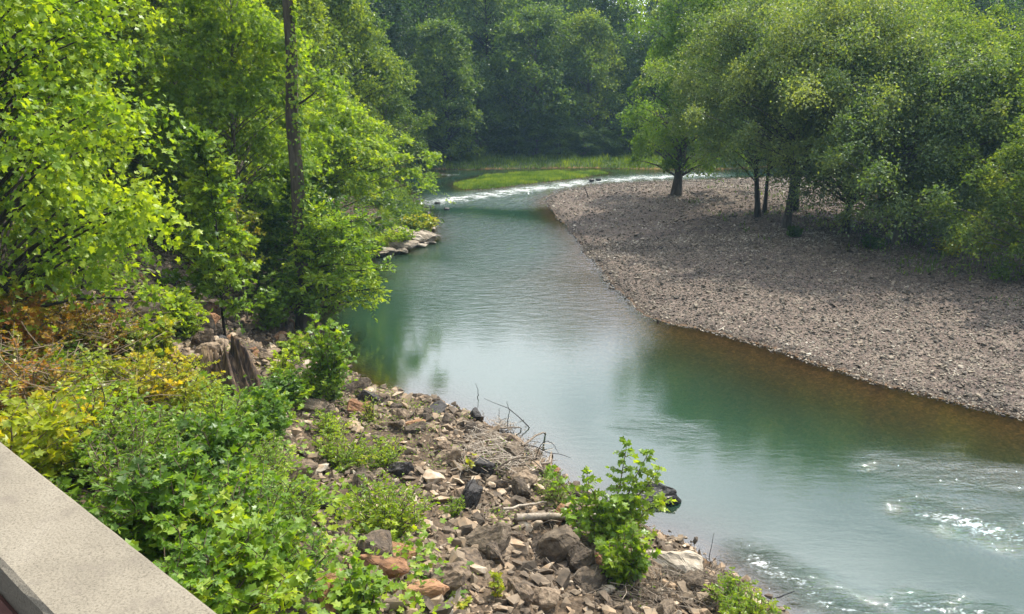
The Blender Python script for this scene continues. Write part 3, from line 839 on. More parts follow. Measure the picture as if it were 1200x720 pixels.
# rock pile at the upper left and ledge
for k, (u, v, s, fl, mm, lab) in enumerate([
    (196, 336, .42, .7, 'rock_dark', 'dark hollowed boulder on top of the upper left rock pile'),
    (232, 352, .34, .8, 'rock', 'brown boulder on the right of the upper left rock pile'),
    (172, 350, .34, .7, 'rock', 'tan boulder on the left of the upper left rock pile'),
    (246, 380, .40, .75, 'rock_red', 'rusty brown boulder above the splintered stump'),
    (212, 366, .32, .6, 'rock', 'pale broken boulder below the dark hollowed one'),
    (186, 322, .36, .45, 'rock', 'flat slab at the top of the upper left rock pile'),
    (226, 326, .30, .6, 'rock_grey', 'grey boulder at the back of the upper left rock pile'),
    (262, 366, .30, .5, 'rock', 'flat tan rock at the back of the splintered stump'),
    (395, 372, .32, .6, 'rock', 'lit tan boulder at the waterline under the dark overhanging bush')]):
    big(u, v, s, fl, mm, lab, 40 + k)
LEDL = ['lowest on its left', 'long one at the foot in the middle', 'the tip jutting into the water', 'above the lowest left one', 'in the very middle', 'right end above the tip',
        'left side, second course', 'upper middle under the grass', 'upper right corner', 'farthest left', 'top left under the bush', 'topmost of all', 'small one at the left foot', 'small one at the right foot']
led = [(450, 298, .9), (472, 293, 1.2), (500, 284, 1.15), (462, 287, .9), (482, 281, 1.0), (503, 277, .9), (446, 286, .9), (474, 274, .9), (494, 269, .8), (438, 298, .9), (458, 276, .9), (482, 264, .8), (445, 303, .6), (490, 290, .6)]
for k, (u, v, s) in enumerate(led):
    p = hit(u, v + 3)
    rock(p[0], p[1], s * .8, .45, 'ledge', 'flat tan slab in the far left ledge, ' + LEDL[k], 60 + k % 7, 'slabs of the rock ledge across the green reach', 'flat_rock',
         (rg.normal(0, .07), rg.normal(0, .09), rg.uniform(-.5, .3)), .1, (1.25, .8, .8), z=max(p[2], 0) + .08)
lr = np.random.default_rng(8)
for k in range(34):
    u, v = lr.uniform(434, 508), lr.uniform(258, 304)
    p = hit(u, v)
    rock(p[0], p[1], lr.uniform(.2, .5), .45, 'ledge', 'broken piece of tan stone lying among the slabs of the far left ledge', int(lr.integers(80, 92)), 'broken stones of the far left ledge', 'rock', (lr.normal(0, .2), lr.normal(0, .2), lr.uniform(0, 6)), .1, (1.3, .9, .8), z=max(p[2], 0) + .03)
for k, (u, v, s) in enumerate([(513, 239, .35), (524, 246, .3), (505, 252, .4), (498, 262, .35)]):
    p = gp(u, v, 0)
    rock(p[0], p[1], s, .4, 'rock_wet', 'dark wet rock breaking the surface off the far left bank', 70 + k, 'rocks in the water off the far left bank', 'rock', None, .4, z=.02)
for k, (u, v, s) in enumerate([(692, 214, .45), (702, 213, .35)]):
    p = gp(u, v, 0)
    rock(p[0], p[1], s, .4, 'rock_wet', 'dark flat stone in the white riffle at the tip of the gravel bar', 75 + k, 'stones in the riffle', 'rock', None, .2, z=.1)
# many mid-size rocks: zones give the labels
LM = [(196, 336, 'the dark hollowed boulder'), (246, 380, 'the rusty brown boulder'), (268, 440, 'the splintered stump'), (172, 360, 'the orange and yellow shrub'),
      (232, 350, 'the brown gully boulder'), (386, 455, 'the cone-shaped bush'), (470, 490, 'the broad brown boulder at the water'), (450, 545, 'the yellow-green weeds'),
      (555, 510, 'the waterline boulder by the driftwood'), (595, 530, 'the driftwood pile'), (568, 555, 'the black square boulder'), (546, 592, 'the black pointed boulder'),
      (366, 596, 'the black rotting log'), (455, 610, 'the rounded bush in the rubble'), (520, 545, 'the low brown boulder'), (655, 617, 'the driftwood log'),
      (652, 652, 'the big leaning boulder'), (580, 640, 'the sloping tan slab'), (520, 690, 'the dark split boulder'), (484, 700, 'the rust-orange boulder'),
      (425, 700, 'the small bright bush'), (386, 705, 'the reddish square boulder'), (640, 712, 'the pale angular boulder'), (692, 690, 'the wide brown-grey boulder'),
      (735, 670, 'the dense yellow-green bush'), (790, 665, 'the long pale flat boulder'), (868, 700, 'the lowest bank bush'), (402, 530, 'the feathery weeds'),
      (512, 483, 'the flat dark waterline boulder'), (432, 467, 'the flat boulder by the cone bush'), (582, 702, 'the tiny seedling'), (330, 440, 'the low weeds by the stump')]
def near_label(u, v, mm, s, fl):
    tone = {'rock': 'brown', 'rock_grey': 'grey', 'rock_red': 'rusty orange', 'rock_dark': 'dark'}[mm]
    d = [math.hypot(u - a, v - b) for a, b, _ in LM]
    k = int(np.argmin(d)); a, b, nm = LM[k]
    side = ('right of' if u > a else 'left of') if abs(u - a) > abs(v - b) * 1.2 else ('below' if v > b else 'above')
    far = 'just ' if d[k] < 22 else ('' if d[k] < 45 else 'well ')
    sz = 'large' if s > .27 else ('mid-sized' if s > .17 else 'small')
    fm = 'flat' if fl < .5 else ('angular' if fl < .7 else 'blocky')
    t = f'{sz} {tone} {fm} rock {far}{side} {nm}'
    return t, 'loose rocks of the left bank'
Pk = sample(900, -13, 6, 8.5, 27, lambda P, H, l, r, f, i: (l > -.1) & (l < 6.5) & (P[:, 1] > 9), rg, 1.0)
Pk = np.concatenate([sample(110, -12, -6, 15.5, 23, lambda P, H, l, r, f, i: np.hypot((P[:, 0] + 8.6) / 2.6, (P[:, 1] - 19) / 3.4) < 1, rg), Pk])
cnt = 0
for (x, y, z) in Pk:
    d = np.array([x, y, z - CAM_H]); c_ = d @ np.array([0, math.cos(PITCH), -math.sin(PITCH)])
    u = 600 + FOC * x / c_; v = 360 - FOC * (d @ np.array([0, math.sin(PITCH), math.cos(PITCH)])) / c_
    if not (150 < u < 900 and 310 < v < 735): continue
    if u < 345 and v > 470: continue
    s = float(np.clip(rg.lognormal(-1.42, .42), .10, .46))
    if v < 420: s *= 1.15
    mm = rg.choice(['rock', 'rock_grey', 'rock_red', 'rock_dark'], p=[.66, .18, .14, .02])
    fl_ = float(rg.choice([.4, .55, .8]))
    lab, grp = near_label(u, v, mm, s, fl_)
    rock(x, y, s, fl_, mm, lab, int(rg.integers(80, 92)), grp, 'rock', (rg.normal(0, .3), rg.normal(0, .3), rg.uniform(0, 6.28)), .15, (rg.uniform(.9, 1.35), rg.uniform(.7, 1), 1), z=z)
    cnt += 1
    if cnt >= 250: break

# ------------------------------------------------------------------ driftwood, stump, roots
def log(u0, v0, u1, v1, r0, r1, m, label, name='log', lift=.12, wob=.05, cat='log', seed=1, group=None, branches=0, z0=None, z1=None, segs=9, jag=.06):
    rg = np.random.default_rng(seed)
    A, B = hit(u0, v0), hit(u1, v1)
    if z0 is not None: A = np.append(gp(u0, v0, z0), z0)
    if z1 is not None: B = np.append(gp(u1, v1, z1), z1)
    A = A + [0, 0, lift]; B = B + [0, 0, lift]
    L = np.linalg.norm(B - A)
    t = np.linspace(0, 1, segs)[:, None]
    w = np.cumsum(rg.normal(0, wob * L / 3, (segs, 3)), 0); w -= t * w[-1]
    pts = (B - A) * t + w
    mb = MB()
    tube(mb, pts, np.linspace(r0, r1, segs), 8, .5, jag, rg)
    for b in range(branches):
        k = int(rg.integers(2, segs - 1))
        dd = nrm((B - A) / L * .6 + rg.normal(0, .6, 3) + [0, 0, .35])
        q = bend(pts[k], dd, L * rg.uniform(.2, .45), 5, rg, .25)
        tube(mb, q, np.linspace(r1 * .9, r1 * .25, 6), 5, .5)
    o = put(name, mb.mesh(name, M[m], True), None, tuple(A))
    return tag(o, label, cat, group)
log(604, 618, 705, 616, .075, .06, 'driftwood', 'straight brown driftwood log lying level below the sapling', lift=.2, wob=.02)
log(590, 606, 640, 596, .03, .02, 'driftwood', 'short pale stick propped above the driftwood log', 'stick', .15, cat='stick', seed=4)
log(628, 500, 618, 545, .03, .02, 'wood_dark', 'dark upright snag at the water edge of the driftwood pile', 'stick', .1, cat='stick', seed=5, branches=3)
log(332, 578, 402, 612, .12, .07, 'wood_dark', 'black rotting log between the leafy slope and the low bush', seed=6, lift=.1, wob=.07, branches=2, jag=.16)
log(345, 600, 385, 596, .06, .03, 'wood_dark', 'short black root beside the rotting log', 'root', .1, cat='root', seed=7, branches=1, jag=.1)
log(85, 470, 118, 512, .14, .09, 'wood_dark', 'charred black stump poking out of the orange shrubs', 'dead_stump', .4, cat='stump', seed=8, branches=2, jag=.14)
log(906, 708, 930, 700, .014, .008, 'wood_dark', 'thin dark stick over the water past the lowest bush', 'stick', .12, cat='stick', seed=9, z0=.1, z1=.15)
def curvy(u, v, pts, r, m, label, seed=1, name='branch', group=None, cat='branch'):
    p = hit(u, v)
    p[2] = max(p[2], 0)
    q = np.array(pts, float)
    t = np.linspace(0, len(q) - 1, len(q) * 4)
    Q = np.stack([np.interp(t, range(len(q)), q[:, k]) for k in range(3)], 1)
    for _ in range(2): Q[1:-1] = (Q[:-2] + 2 * Q[1:-1] + Q[2:]) / 4
    Q += np.random.default_rng(seed).normal(0, .006, Q.shape)
    mb = MB(); tube(mb, Q, np.linspace(r, r * .35, len(Q)), 6)
    return tag(put(name, mb.mesh(name, M[m], True), None, tuple(p)), label, cat, group)
curvy(627, 545, [(0, 0, -.05), (.05, 0, .35), (.22, .05, .62), (.42, .05, .55), (.55, .05, .28)], .014, 'wood_dark', 'thin dark branch arching over the water by the driftwood pile')
curvy(596, 512, [(0, 0, -.05), (-.03, 0, .3), (.03, 0, .55), (-.05, .02, .85)], .016, 'wood_dark', 'thin dark twig standing at the tip of the driftwood pile', 2)
curvy(560, 488, [(0, 0, -.05), (.02, 0, .2), (-.05, 0, .45)], .014, 'wood_dark', 'short upright twig at the upper waterline', 3)
curvy(575, 560, [(0, 0, 0), (.3, .1, .35), (.8, .3, .4), (1.2, .3, .05)], .03, 'driftwood', 'curved grey branch bridging the black square boulder', 4)
curvy(832, 668, [(0, 0, -.05), (-.03, 0, .35), (.02, 0, .8)], .010, 'wood_dark', 'thin bare stem rising beside the pale flat boulder', 5)
curvy(690, 610, [(0, 0, .1), (.4, 0, .2), (.8, -.2, .05), (1.2, -.4, .1)], .02, 'driftwood', 'crooked root running down to the pale flat boulder', 6)

def twig_pile(u0, u1, v0, v1, n, name, label, mats, seed, lmax=1.1, rad=.012, hgt=.35):
    rg = np.random.default_rng(seed)
    A, B = [], []
    cx = np.array([hit(rg.uniform(u0, u1), rg.uniform(v0, v1)) for _ in range(60)])
    for _ in range(n):
        c = cx[rg.integers(0, 60)] + rg.normal(0, .12, 3) * [1, 1, 0] + [0, 0, rg.uniform(.02, hgt)]
        d = rg.normal(0, 1, 3) * [1, 1, .28] + [.7, -.5, 0]
        d = d / np.linalg.norm(d) * rg.uniform(.15, lmax) / 2
        A.append(c - d); m_ = c + rg.normal(0, .04, 3); B.append(m_)
        A.append(m_); B.append(c + d)
    mb = MB(); sticks(mb, A, B, rad, rad * .6)
    mb.r[-1] = np.repeat(rg.random(len(A) // 2), 12)
    return tag(put(name, mb.mesh(name, mats)), label, 'driftwood', None, 'stuff')
twig_pile(545, 640, 500, 560, 520, 'twig_litter', 'tangled pile of pale and brown driftwood twigs at the waterline', M['driftwood'], 3, .8, .010, .3)
twig_pile(720, 850, 672, 716, 260, 'twig_litter', 'brown flood twigs caught between the boulders at the bank tip', M['driftwood'], 5, .7, .008, .18)
twig_pile(420, 700, 480, 700, 260, 'twig_litter', 'thin sticks strewn over the left rubble bank', M['driftwood'], 9, .6, .008, .15)
gk = np.random.default_rng(21)
for k in range(14):
    u, v = gk.uniform(540, 640), gk.uniform(502, 565)
    log(u, v, u + gk.uniform(15, 50), v + gk.uniform(-22, 22), gk.uniform(.018, .034), .012, 'driftwood', 'pale driftwood stick lying across the pile at the waterline', 'stick',
        gk.uniform(.1, .3), .1, 'stick', 100 + k, 'sticks of the driftwood pile', 0)

twig_pile(0, 200, 400, 520, 240, 'dead_stems', 'dry brown stems tangled through the yellowing shrubs at the left', M['twig'], 12, 1.5, .009, 1.2)
def stump(u, v):
    p = hit(u, v)
    rg = np.random.default_rng(5)
    ns, nr = 90, 22
    mb = MB()
    root = empty('tree_stump', tuple(p))
    tag(root, 'tall splintered tree stump with orange-brown and black wood fibres on the bank slope', 'stump')
    an = np.linspace(0, 2 * np.pi, ns, endpoint=False)
    ridge = np.convolve(np.tile(rg.normal(0, 1, ns), 3), np.ones(3) / 3, 'same')[ns:2 * ns]
    top = .82 + .2 * np.sin(an + 2.2) + .22 * np.convolve(np.tile(rg.normal(0, 1, ns), 3), np.ones(2) / 2, 'same')[ns:2 * ns]
    V, rn = [], []
    for j in range(nr):
        t = j / (nr - 1)
        rad = .45 * (1 - t) ** 1.4 + .44
        rr = rad * (1 + .24 * ridge * (1 - .3 * t) + .06 * np.sin(an * 5 + t * 3)) * (1 - .25 * (t > .97))
        z = -.55 + t * (top + .55)
        V.append(np.stack([rr * np.cos(an) * 1.15 + .30 * (1 - t), rr * np.sin(an) * .8 - .35 * (1 - t), z], 1))
        rn.append(np.clip(.5 + .28 * ridge, 0, 1))  # grooves toned darker than ridges: crack shade put into the colour
    V = np.concatenate(V)
    i = np.arange(nr - 1)[:, None] * ns; j = np.arange(ns)[None]; k = (j + 1) % ns
    mb.add(V, np.stack([i + j, i + k, i + ns + k, i + ns + j], -1).reshape(-1, 4), np.concatenate(rn))
    inner = V[-ns:] * [.75, .75, 1] - [0, 0, .35]
    a = np.arange(ns)
    mb.add(np.vstack([V[-ns:], inner]), np.stack([a, (a + 1) % ns, ns + (a + 1) % ns, ns + a], 1), np.full(2 * ns, .1))  # shade of the hollow painted as a dark tone
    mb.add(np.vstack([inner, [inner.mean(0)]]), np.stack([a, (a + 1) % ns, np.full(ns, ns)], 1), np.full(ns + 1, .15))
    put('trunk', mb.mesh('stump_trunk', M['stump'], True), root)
    for k in range(7):
        b = bend((.3 * math.cos(k), -.3, .05), (math.cos(k * .9 - 1.8), math.sin(k * .9 - 1.8), -.35), rg.uniform(.8, 1.5), 6, rg, .15, -.05)
        mb = MB(); tube(mb, b, np.linspace(.11, .025, 7), 7, rg.random(), .15, rg)
        put('root', mb.mesh('stump_root', M['stump'], True), root)
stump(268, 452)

# ------------------------------------------------------------------ plants
def make_thing(name, label, cat, loc, parts, group=None, rz=0, sc=None):
    r = empty(name, tuple(loc), rz)
    if sc: r.scale = sc
    tag(r, label, cat, group)
    for n, me in parts: put(n, me, r)
    return r

def shrub_parts(seed, h, rad, nst, ntw, nlf, size, tpl, leaf, up=.5, lean=(0, 0), tw_len=.42, droop=.15, t_low=.2, stem_r=.018):
    rg = np.random.default_rng(seed)
    st, lf = MB(), MB()
    A, B, T = [], [], []
    for s in range(nst):
        a = rg.uniform(0, 6.28); o = rad * math.sqrt(rg.random())
        tip = np.array([o * math.cos(a) + lean[0], o * math.sin(a) + lean[1], h * (1 - .45 * (o / rad) ** 2) * rg.uniform(.75, 1.05)])
        base = np.array([.18 * o * math.cos(a), .18 * o * math.sin(a), -.1])
        n = 7
        t = np.linspace(0, 1, n)[:, None]
        mid = base + (tip - base) * t
        mid[:, :2] = base[:2] + (tip[:2] - base[:2]) * t ** 1.5
        mid += rg.normal(0, .03 * h, mid.shape) * t
        tube(st, mid, np.linspace(stem_r, stem_r * .3, n), 5, .5)
        tint = rg.normal(.5, .17)
        ts = np.linspace(t_low, 1, ntw)
        P = np.stack([np.interp(ts, t[:, 0], mid[:, k]) for k in range(3)], 1)
        d = nrm(np.gradient(P, axis=0))
        az = np.arange(ntw) * 2.4 + rg.uniform(0, 6)
        out_ = np.stack([np.cos(az), np.sin(az), rg.uniform(-.1, .45, ntw)], 1)
        D = nrm(out_ + d * .6)
        L = tw_len * h ** .5 * rg.uniform(.5, 1.1, ntw) * (1.15 - .6 * ts)
        A.append(P); B.append(P + D * L[:, None]); T.append(np.full(ntw, tint))
    A, B, T = np.concatenate(A), np.concatenate(B), np.concatenate(T)
    sticks(st, A, B, stem_r * .35, stem_r * .18)
    twig_leaves(lf, A, B, nlf, size, tpl, rg, .06, up, tint=T, droop=droop)
    return [('stem', st.mesh('stems', M['twig'], True)), ('foliage', lf.mesh('foliage', M[leaf]))]

def tree_parts(seed, H, rad, zb, nlimb, ntw, nlf, size, tpl, leaf, bark='bark', tr=.16, up=.5, shape='oval', lean=(0, 0), asym=(0, 0), rise=.35, twl=1.0, flat=1.0, tw_r=.008, sag=.05, trunk_top=.96, cluster=None):
    """trunk > limbs > twigs > leaves. limbs reach the envelope `shape`."""
    rg = np.random.default_rng(seed)
    tb, lf = MB(), MB()
    n = 12
    t = np.linspace(0, 1, n)
    tp = np.stack([lean[0] * t ** 1.2, lean[1] * t ** 1.2, -.3 + (H * trunk_top + .3) * t], 1)
    tp[:, :2] += np.cumsum(rg.normal(0, .012 * H, (n, 2)), 0) * .5 * t[:, None]
    rr = tr * (1 - .85 * t) + tr * .5 * np.exp(-t * 22)
    tube(tb, tp, rr, 10, .5, .05, rg)
    A, B, T = [], [], []
    for k in range(nlimb):
        q = (k + rg.uniform(0, 1)) / nlimb
        z0 = zb + (H * .97 - zb) * q
        if shape == 'oval': e = math.sin(math.pi * min(1, .12 + .88 * q) ** .75) ** .6
        elif shape == 'cone': e = (1 - q) ** .75 * (1 if q > .12 else .7) + .10
        elif shape == 'dome': e = math.sqrt(max(0, 1 - q ** 2.2)) + .08
        else: e = .35 + .75 * math.sin(math.pi * q ** 1.3)      # vase
        az = k * 2.399 + rg.uniform(-.4, .4)
        L = rad * e * rg.uniform(.72, 1.12)
        d = np.array([math.cos(az) + asym[0], math.sin(az) + asym[1], 0])
        zs = max(zb * .5, z0 - rise * L)
        p0 = np.array([np.interp(zs, tp[:, 2], tp[:, 0]), np.interp(zs, tp[:, 2], tp[:, 1]), zs])
        end = p0 + d * L + [0, 0, z0 - zs + rg.normal(0, .04 * H)]
        m = 7
        tt = np.linspace(0, 1, m)[:, None]
        lp = p0 + (end - p0) * tt + [0, 0, 1] * (np.sin(tt * 3.14) * .08 * L)
        lp += rg.normal(0, .03 * L, lp.shape) * tt
        r0 = np.interp(zs, tp[:, 2], rr) * .45
        tube(tb, lp, np.linspace(r0, .012, m), 5)
        ts = 1 - rg.random(ntw) ** 1.25 * .8
        P = np.stack([np.interp(ts, tt[:, 0], lp[:, j]) for j in range(3)], 1)
        D = rg.normal(0, 1, (ntw, 3)) * [1, 1, .75 * flat] + nrm(end - p0) * .75 + [0, 0, .25 * flat]
        Lw = twl * rg.uniform(.4, 1.0, ntw)
        A.append(P); B.append(P + nrm(D) * Lw[:, None]); T.append(np.full(ntw, rg.normal(.5, .14)) + rg.normal(0, .08, ntw))
    A, B, T = np.concatenate(A), np.concatenate(B), np.concatenate(T)
    if tw_r: sticks(tb, A, B, tw_r, tw_r * .5)
    twig_leaves(lf, A, B, nlf, size, tpl, rg, sag, up, tint=T)
    if cluster:      # far crowns: a cloud of leaves round each twig
        pass
    return [('trunk', tb.mesh('trunk', M[bark], True)), ('crown', lf.mesh('crown', M[leaf]))]

def clump_parts(seed, H, rad, zb, nc, m, size, tpl, leaf, bark='bark', tr=.2, shape='oval', lean=(0, 0), rc=.30, droop=.1, flat=.75, spread=.38, strands=.6, asym=(0, 0), ragged=.28, up=.25):
    """a crown of many leafy billows, each carried on its own limb"""
    rg = np.random.default_rng(seed)
    tb, lf = MB(), MB()
    n = 12
    t = np.linspace(0, 1, n)
    tp = np.stack([lean[0] * t ** 1.2, lean[1] * t ** 1.2, -.3 + (H * .93 + .3) * t], 1)
    tp[:, :2] += np.cumsum(rg.normal(0, .012 * H, (n, 2)), 0) * .5 * t[:, None]
    rr = tr * (1 - .88 * t) + tr * .5 * np.exp(-t * 22)
    tube(tb, tp, rr, 10, .5, .05, rg)
    for k in range(nc):
        q = min(1, max(0, (k + rg.uniform(-1, 2)) / nc))
        z0 = zb + (H - zb) * q ** .85 * .95
        if shape == 'oval': e = math.sin(math.pi * (.14 + .80 * q) ** .8) ** .6
        elif shape == 'cone': e = (1 - q) ** .7 + .12
        else: e = math.sqrt(max(0, 1 - q ** 2.4)) * (.82 + .18 * min(1, q * 5)) + .06
        az = k * 2.399 + rg.uniform(-.5, .5)
        z0 += H * ragged * rg.normal(0, .13)
        z0 = max(z0, zb)
        c = np.array([np.interp(z0, tp[:, 2], tp[:, 0]), np.interp(z0, tp[:, 2], tp[:, 1]), z0])
        R_ = rad * e * rg.uniform(.30, 1.0) ** .6 * (1 - rc * .6) * (1 + ragged * math.sin(az * 3 + seed + q * 7) + ragged * .6 * rg.normal())
        R_ = max(R_, .1)
        c[:2] += [(math.cos(az) + asym[0]) * R_, (math.sin(az) + asym[1]) * R_]
        r_ = rad * rc * rg.uniform(.55, 1.3)
        zs = max(zb * .4 + .3, z0 - .45 * R_ - .5)
        p0 = np.array([np.interp(zs, tp[:, 2], tp[:, 0]), np.interp(zs, tp[:, 2], tp[:, 1]), zs])
        tt = np.linspace(0, 1, 5)[:, None]
        lp = p0 + (c - p0) * tt + [0, 0, 1] * (np.sin(tt * 3.14) * .08 * R_)
        tube(tb, lp, np.linspace(np.interp(zs, tp[:, 2], rr) * .3, .015, 5), 5)
        mm = int(m * rg.uniform(.6, 1.3))
        D = nrm(rg.normal(0, 1, (mm, 3)) + [0, 0, .35])
        f_ = np.sin(D[:, 0] * 5 + k) * np.sin(D[:, 1] * 6 + 2 * k) * np.sin(D[:, 2] * 5 + k * .7)
        rad_ = r_ * (.92 + .35 * f_ + rg.normal(0, .16, mm)) * np.where(rg.random(mm) < .3, rg.uniform(.4, 1, mm), 1)
        P = c + D * rad_[:, None] * [1.1, 1.1, flat]
        P[:, 2] -= droop * r_ * (D[:, 0] ** 2 + D[:, 1] ** 2)
        ns_ = max(4, mm // 22)
        sel = rg.random(mm) < strands
        SD = nrm(rg.normal(0, 1, (ns_, 3)) * [1, 1, .7 * flat] + [0, 0, .3 * flat] + np.array([math.cos(az), math.sin(az), 0]) * .5)
        SL = r_ * rg.uniform(.8, 1.9, ns_)
        w_ = rg.integers(0, ns_, mm)
        s_ = rg.random(mm)[:, None] ** .8
        Q = c + SD[w_] * SL[w_][:, None] * s_ + rg.normal(0, .07 * r_, (mm, 3))
        Q[:, 2] -= (droop + .25) * SL[w_] * s_[:, 0] ** 2
        P[sel] = Q[sel]
        D[sel] = nrm(SD[w_] + rg.normal(0, .6, (mm, 3)))[sel]
        N = D + rg.normal(0, spread, D.shape) + [0, 0, up]
        ld = rg.normal(0, 1, D.shape) + D * .6 - [0, 0, .5]
        leaves(lf, P, ld, N, size * rg.uniform(.6, 1.25, mm), tpl, rg, np.clip(rg.normal(.5, .1) + rg.normal(0, .15, mm), 0, 1))
    return [('trunk', tb.mesh('trunk', M[bark], True)), ('crown', lf.mesh('crown', M[leaf]))]

def ground_at(x, y): return (x, y, hz(x, y))

# --- near left trees
# big broadleaf tree filling the upper left
p = at(25, 372, 14.0)
make_thing('maple_tree', 'big bright green broadleaf tree filling the upper left corner', 'tree', ground_at(p[0] - .8, 14.5),
           clump_parts(101, 10.8, 3.6, .9, 190, 250, .125, 'lobed', 'sapling', tr=.15, rc=.18, flat=.9, droop=.45, spread=.55, strands=.6, ragged=.15, up=.5))
make_thing('maple_tree', 'second bright green tree at the left edge behind the upper left one', 'tree', ground_at(-14.5, 18.5),
           clump_parts(102, 13, 3.6, 1.2, 150, 230, .16, 'lobed', 'maple', tr=.17, rc=.2, flat=.9, droop=.4, spread=.55, strands=.6, ragged=.15, up=.5))
p = at(120, 330, 19)
make_thing('young_tree', 'leafy green tree on the right flank of the upper left corner tree', 'tree', ground_at(-11.3, 19.6),
           tree_parts(103, 7.2, 1.7, 1.9, 40, 26, 10, .13, 'lobed', 'sapling', tr=.08, up=.35, twl=.8, sag=.1, rise=.5))
# layered yellow-green locust behind
make_thing('locust_tree', 'layered yellow-green tree with feathery leaves left of the tall bare trunk', 'tree', ground_at(-10.6, 29.5),
           clump_parts(104, 11.6, 3.9, 2.6, 130, 330, .19, 'spray', 'locust', tr=.14, rc=.20, flat=.5, droop=.15, spread=.4, up=.7, strands=.75, shape='oval'))
# saplings
p = hit(232, 330)
make_thing('young_tree', 'slender green sapling with a pointed top in front of the feathery tree', 'tree', ground_at(-8.3, 21.0),
           tree_parts(105, 6.2, 1.05, 1.3, 34, 16, 8, .17, 'lobed', 'sapling', tr=.05, up=.3, twl=.6, sag=.15, rise=.5, shape='cone'))
p = hit(290, 378)
make_thing('young_tree', 'thin straight sapling with sparse yellowing leaves beside the tall bare trunk', 'tree', (p[0], p[1], p[2]),
           tree_parts(106, 4.3, .85, 2.0, 16, 8, 8, .14, 'lobed', 'yellow', tr=.035, up=.3, twl=.5, sag=.15, rise=.5, bark='bark_pale', shape='dome'))

# ivy trunk
def ivy_tree():
    x, y = -7.35, 26.2
    z = hz(x, y)
    r = empty('tall_tree', (x, y, z))
    tag(r, 'tall straight trunk wrapped in ivy standing at the bend of the left bank', 'tree')
    rg = np.random.default_rng(9)
    parts = tree_parts(107, 22, 3.6, 14.5, 24, 18, 10, .3, 'lobed', 'maple', tr=.30, up=.4, twl=1.3, lean=(.5, 0))
    for n, me in parts: put(n, me, r)
    mb = MB()
    t = rg.random(1500) ** 1.1
    zz = 1 + t * 13
    an = rg.normal(-.15, .75, len(t)) + np.sin(zz * 1.3) * .5
    rad = .30 - .012 * zz + np.abs(rg.normal(0, .11, len(t))) * (1 + .8 * np.sin(zz * 2.1 + 1))
    P = np.stack([rad * np.cos(an) + .5 * (zz / 22) ** 1.2, rad * np.sin(an), zz], 1)
    D = np.stack([np.cos(an) * .5, np.sin(an) * .5, -.5 + rg.normal(0, .3, len(t))], 1) + rg.normal(0, .2, (len(t), 3))
    N = np.stack([np.cos(an), np.sin(an), np.full(len(t), .5)], 1) + rg.normal(0, .3, (len(t), 3))
    leaves(mb, P, D, N, rg.uniform(.08, .17, len(t)), 'lobed', rg)
    put('ivy', mb.mesh('ivy', M['sapling']), r)
    mb = MB(); tube(mb, bend((.32, -.1, 7.9), (1, -.2, .4), .75, 4, rg, .1), np.linspace(.05, .02, 5), 6)
    put('broken_branch', mb.mesh('broken_branch', M['bark'], True), r)
ivy_tree()
make_thing('mimosa_tree', 'feathery tree spreading flat sprays out over the river right of the ivy trunk', 'tree', ground_at(-9.7, 37.0),
           clump_parts(108, 7.4, 3.6, 3.4, 120, 300, .19, 'spray', 'locust', tr=.13, rc=.20, flat=.35, droop=.12, spread=.35, up=.9, strands=.8, asym=(.42, -.1), shape='dome'))
p = hit(352, 385)
make_thing('bank_tree', 'dark green tree leaning over the water at the foot of the ivy trunk', 'tree', (p[0] + .1, p[1], p[2]),
           tree_parts(109, 4.3, 1.7, 1.0, 34, 22, 10, .19, 'oval', 'sapling', tr=.15, up=.45, twl=.8, asym=(.55, -.1), lean=(.9, 0), rise=.3, sag=.2, bark='bark', shape='dome'))
make_thing('bank_tree', 'shaded dark tree behind the leaning one at the foot of the ivy trunk', 'tree', ground_at(-8.4, 29.5),
           tree_parts(110, 5.2, 2.4, .6, 34, 22, 9, .22, 'oval', 'dark', tr=.12, up=.4, twl=.9, rise=.4))

# small shrubs, each placed by its foot on the ground
def shrub(u, v, h, r, label, leaf='sapling', name='shrub', cat='shrub', seed=None, nst=9, ntw=10, nlf=8, size=.13, tpl='lobed', group=None, pos=None, **kw):
    p = hit(u, v) if pos is None else np.array(ground_at(*pos))
    seed = seed or int(u * 7 + v)
    return make_thing(name, label, cat, p, shrub_parts(seed, h, r, nst, ntw, nlf, size, tpl, leaf, **kw), group)
shrub(386, 468, 2.1, .72, 'bright cone-shaped bush at the waterline on the left bank', 'sapling', nst=16, ntw=14, nlf=8, size=.13, up=.4, tw_len=.34, t_low=.06)
shrub(318, 392, 2.0, .9, 'bright green bush below the thin yellowing sapling', 'sapling', nst=13, ntw=12, nlf=8, size=.15, up=.4)
shrub(290, 330, 2.4, 1.3, 'dull green thicket behind the thin yellowing sapling', 'maple', nst=16, ntw=12, nlf=8, size=.13)
shrub(258, 312, 2.2, 1.3, 'grey-green brush above the rock pile', 'willow', nst=16, ntw=12, nlf=8, size=.13, tpl='oval')
shrub(345, 418, .8, .55, 'small round green bush between the leaning tree and the cone bush', 'sapling', nst=10, ntw=8, nlf=7, size=.12)
shrub(330, 440, .6, .6, 'low green weeds at the foot of the cone bush', 'sapling', nst=10, ntw=7, nlf=6, size=.1)
shrub(455, 634, 1.15, .72, 'rounded yellow-green bush in the middle of the rubble bank', 'locust', nst=30, ntw=10, nlf=9, size=.075, tpl='oval', up=.35, tw_len=.3)
shrub(425, 722, .75, .38, 'small bright bush at the bottom edge among the rocks', 'sapling', nst=10, ntw=8, nlf=7, size=.12, tw_len=.25)
shrub(582, 702, .5, .15, 'tiny yellow-green seedling standing in the rubble near the bottom', 'yellow', nst=3, ntw=7, nlf=5, size=.08, tw_len=.18, name='seedling', cat='seedling')
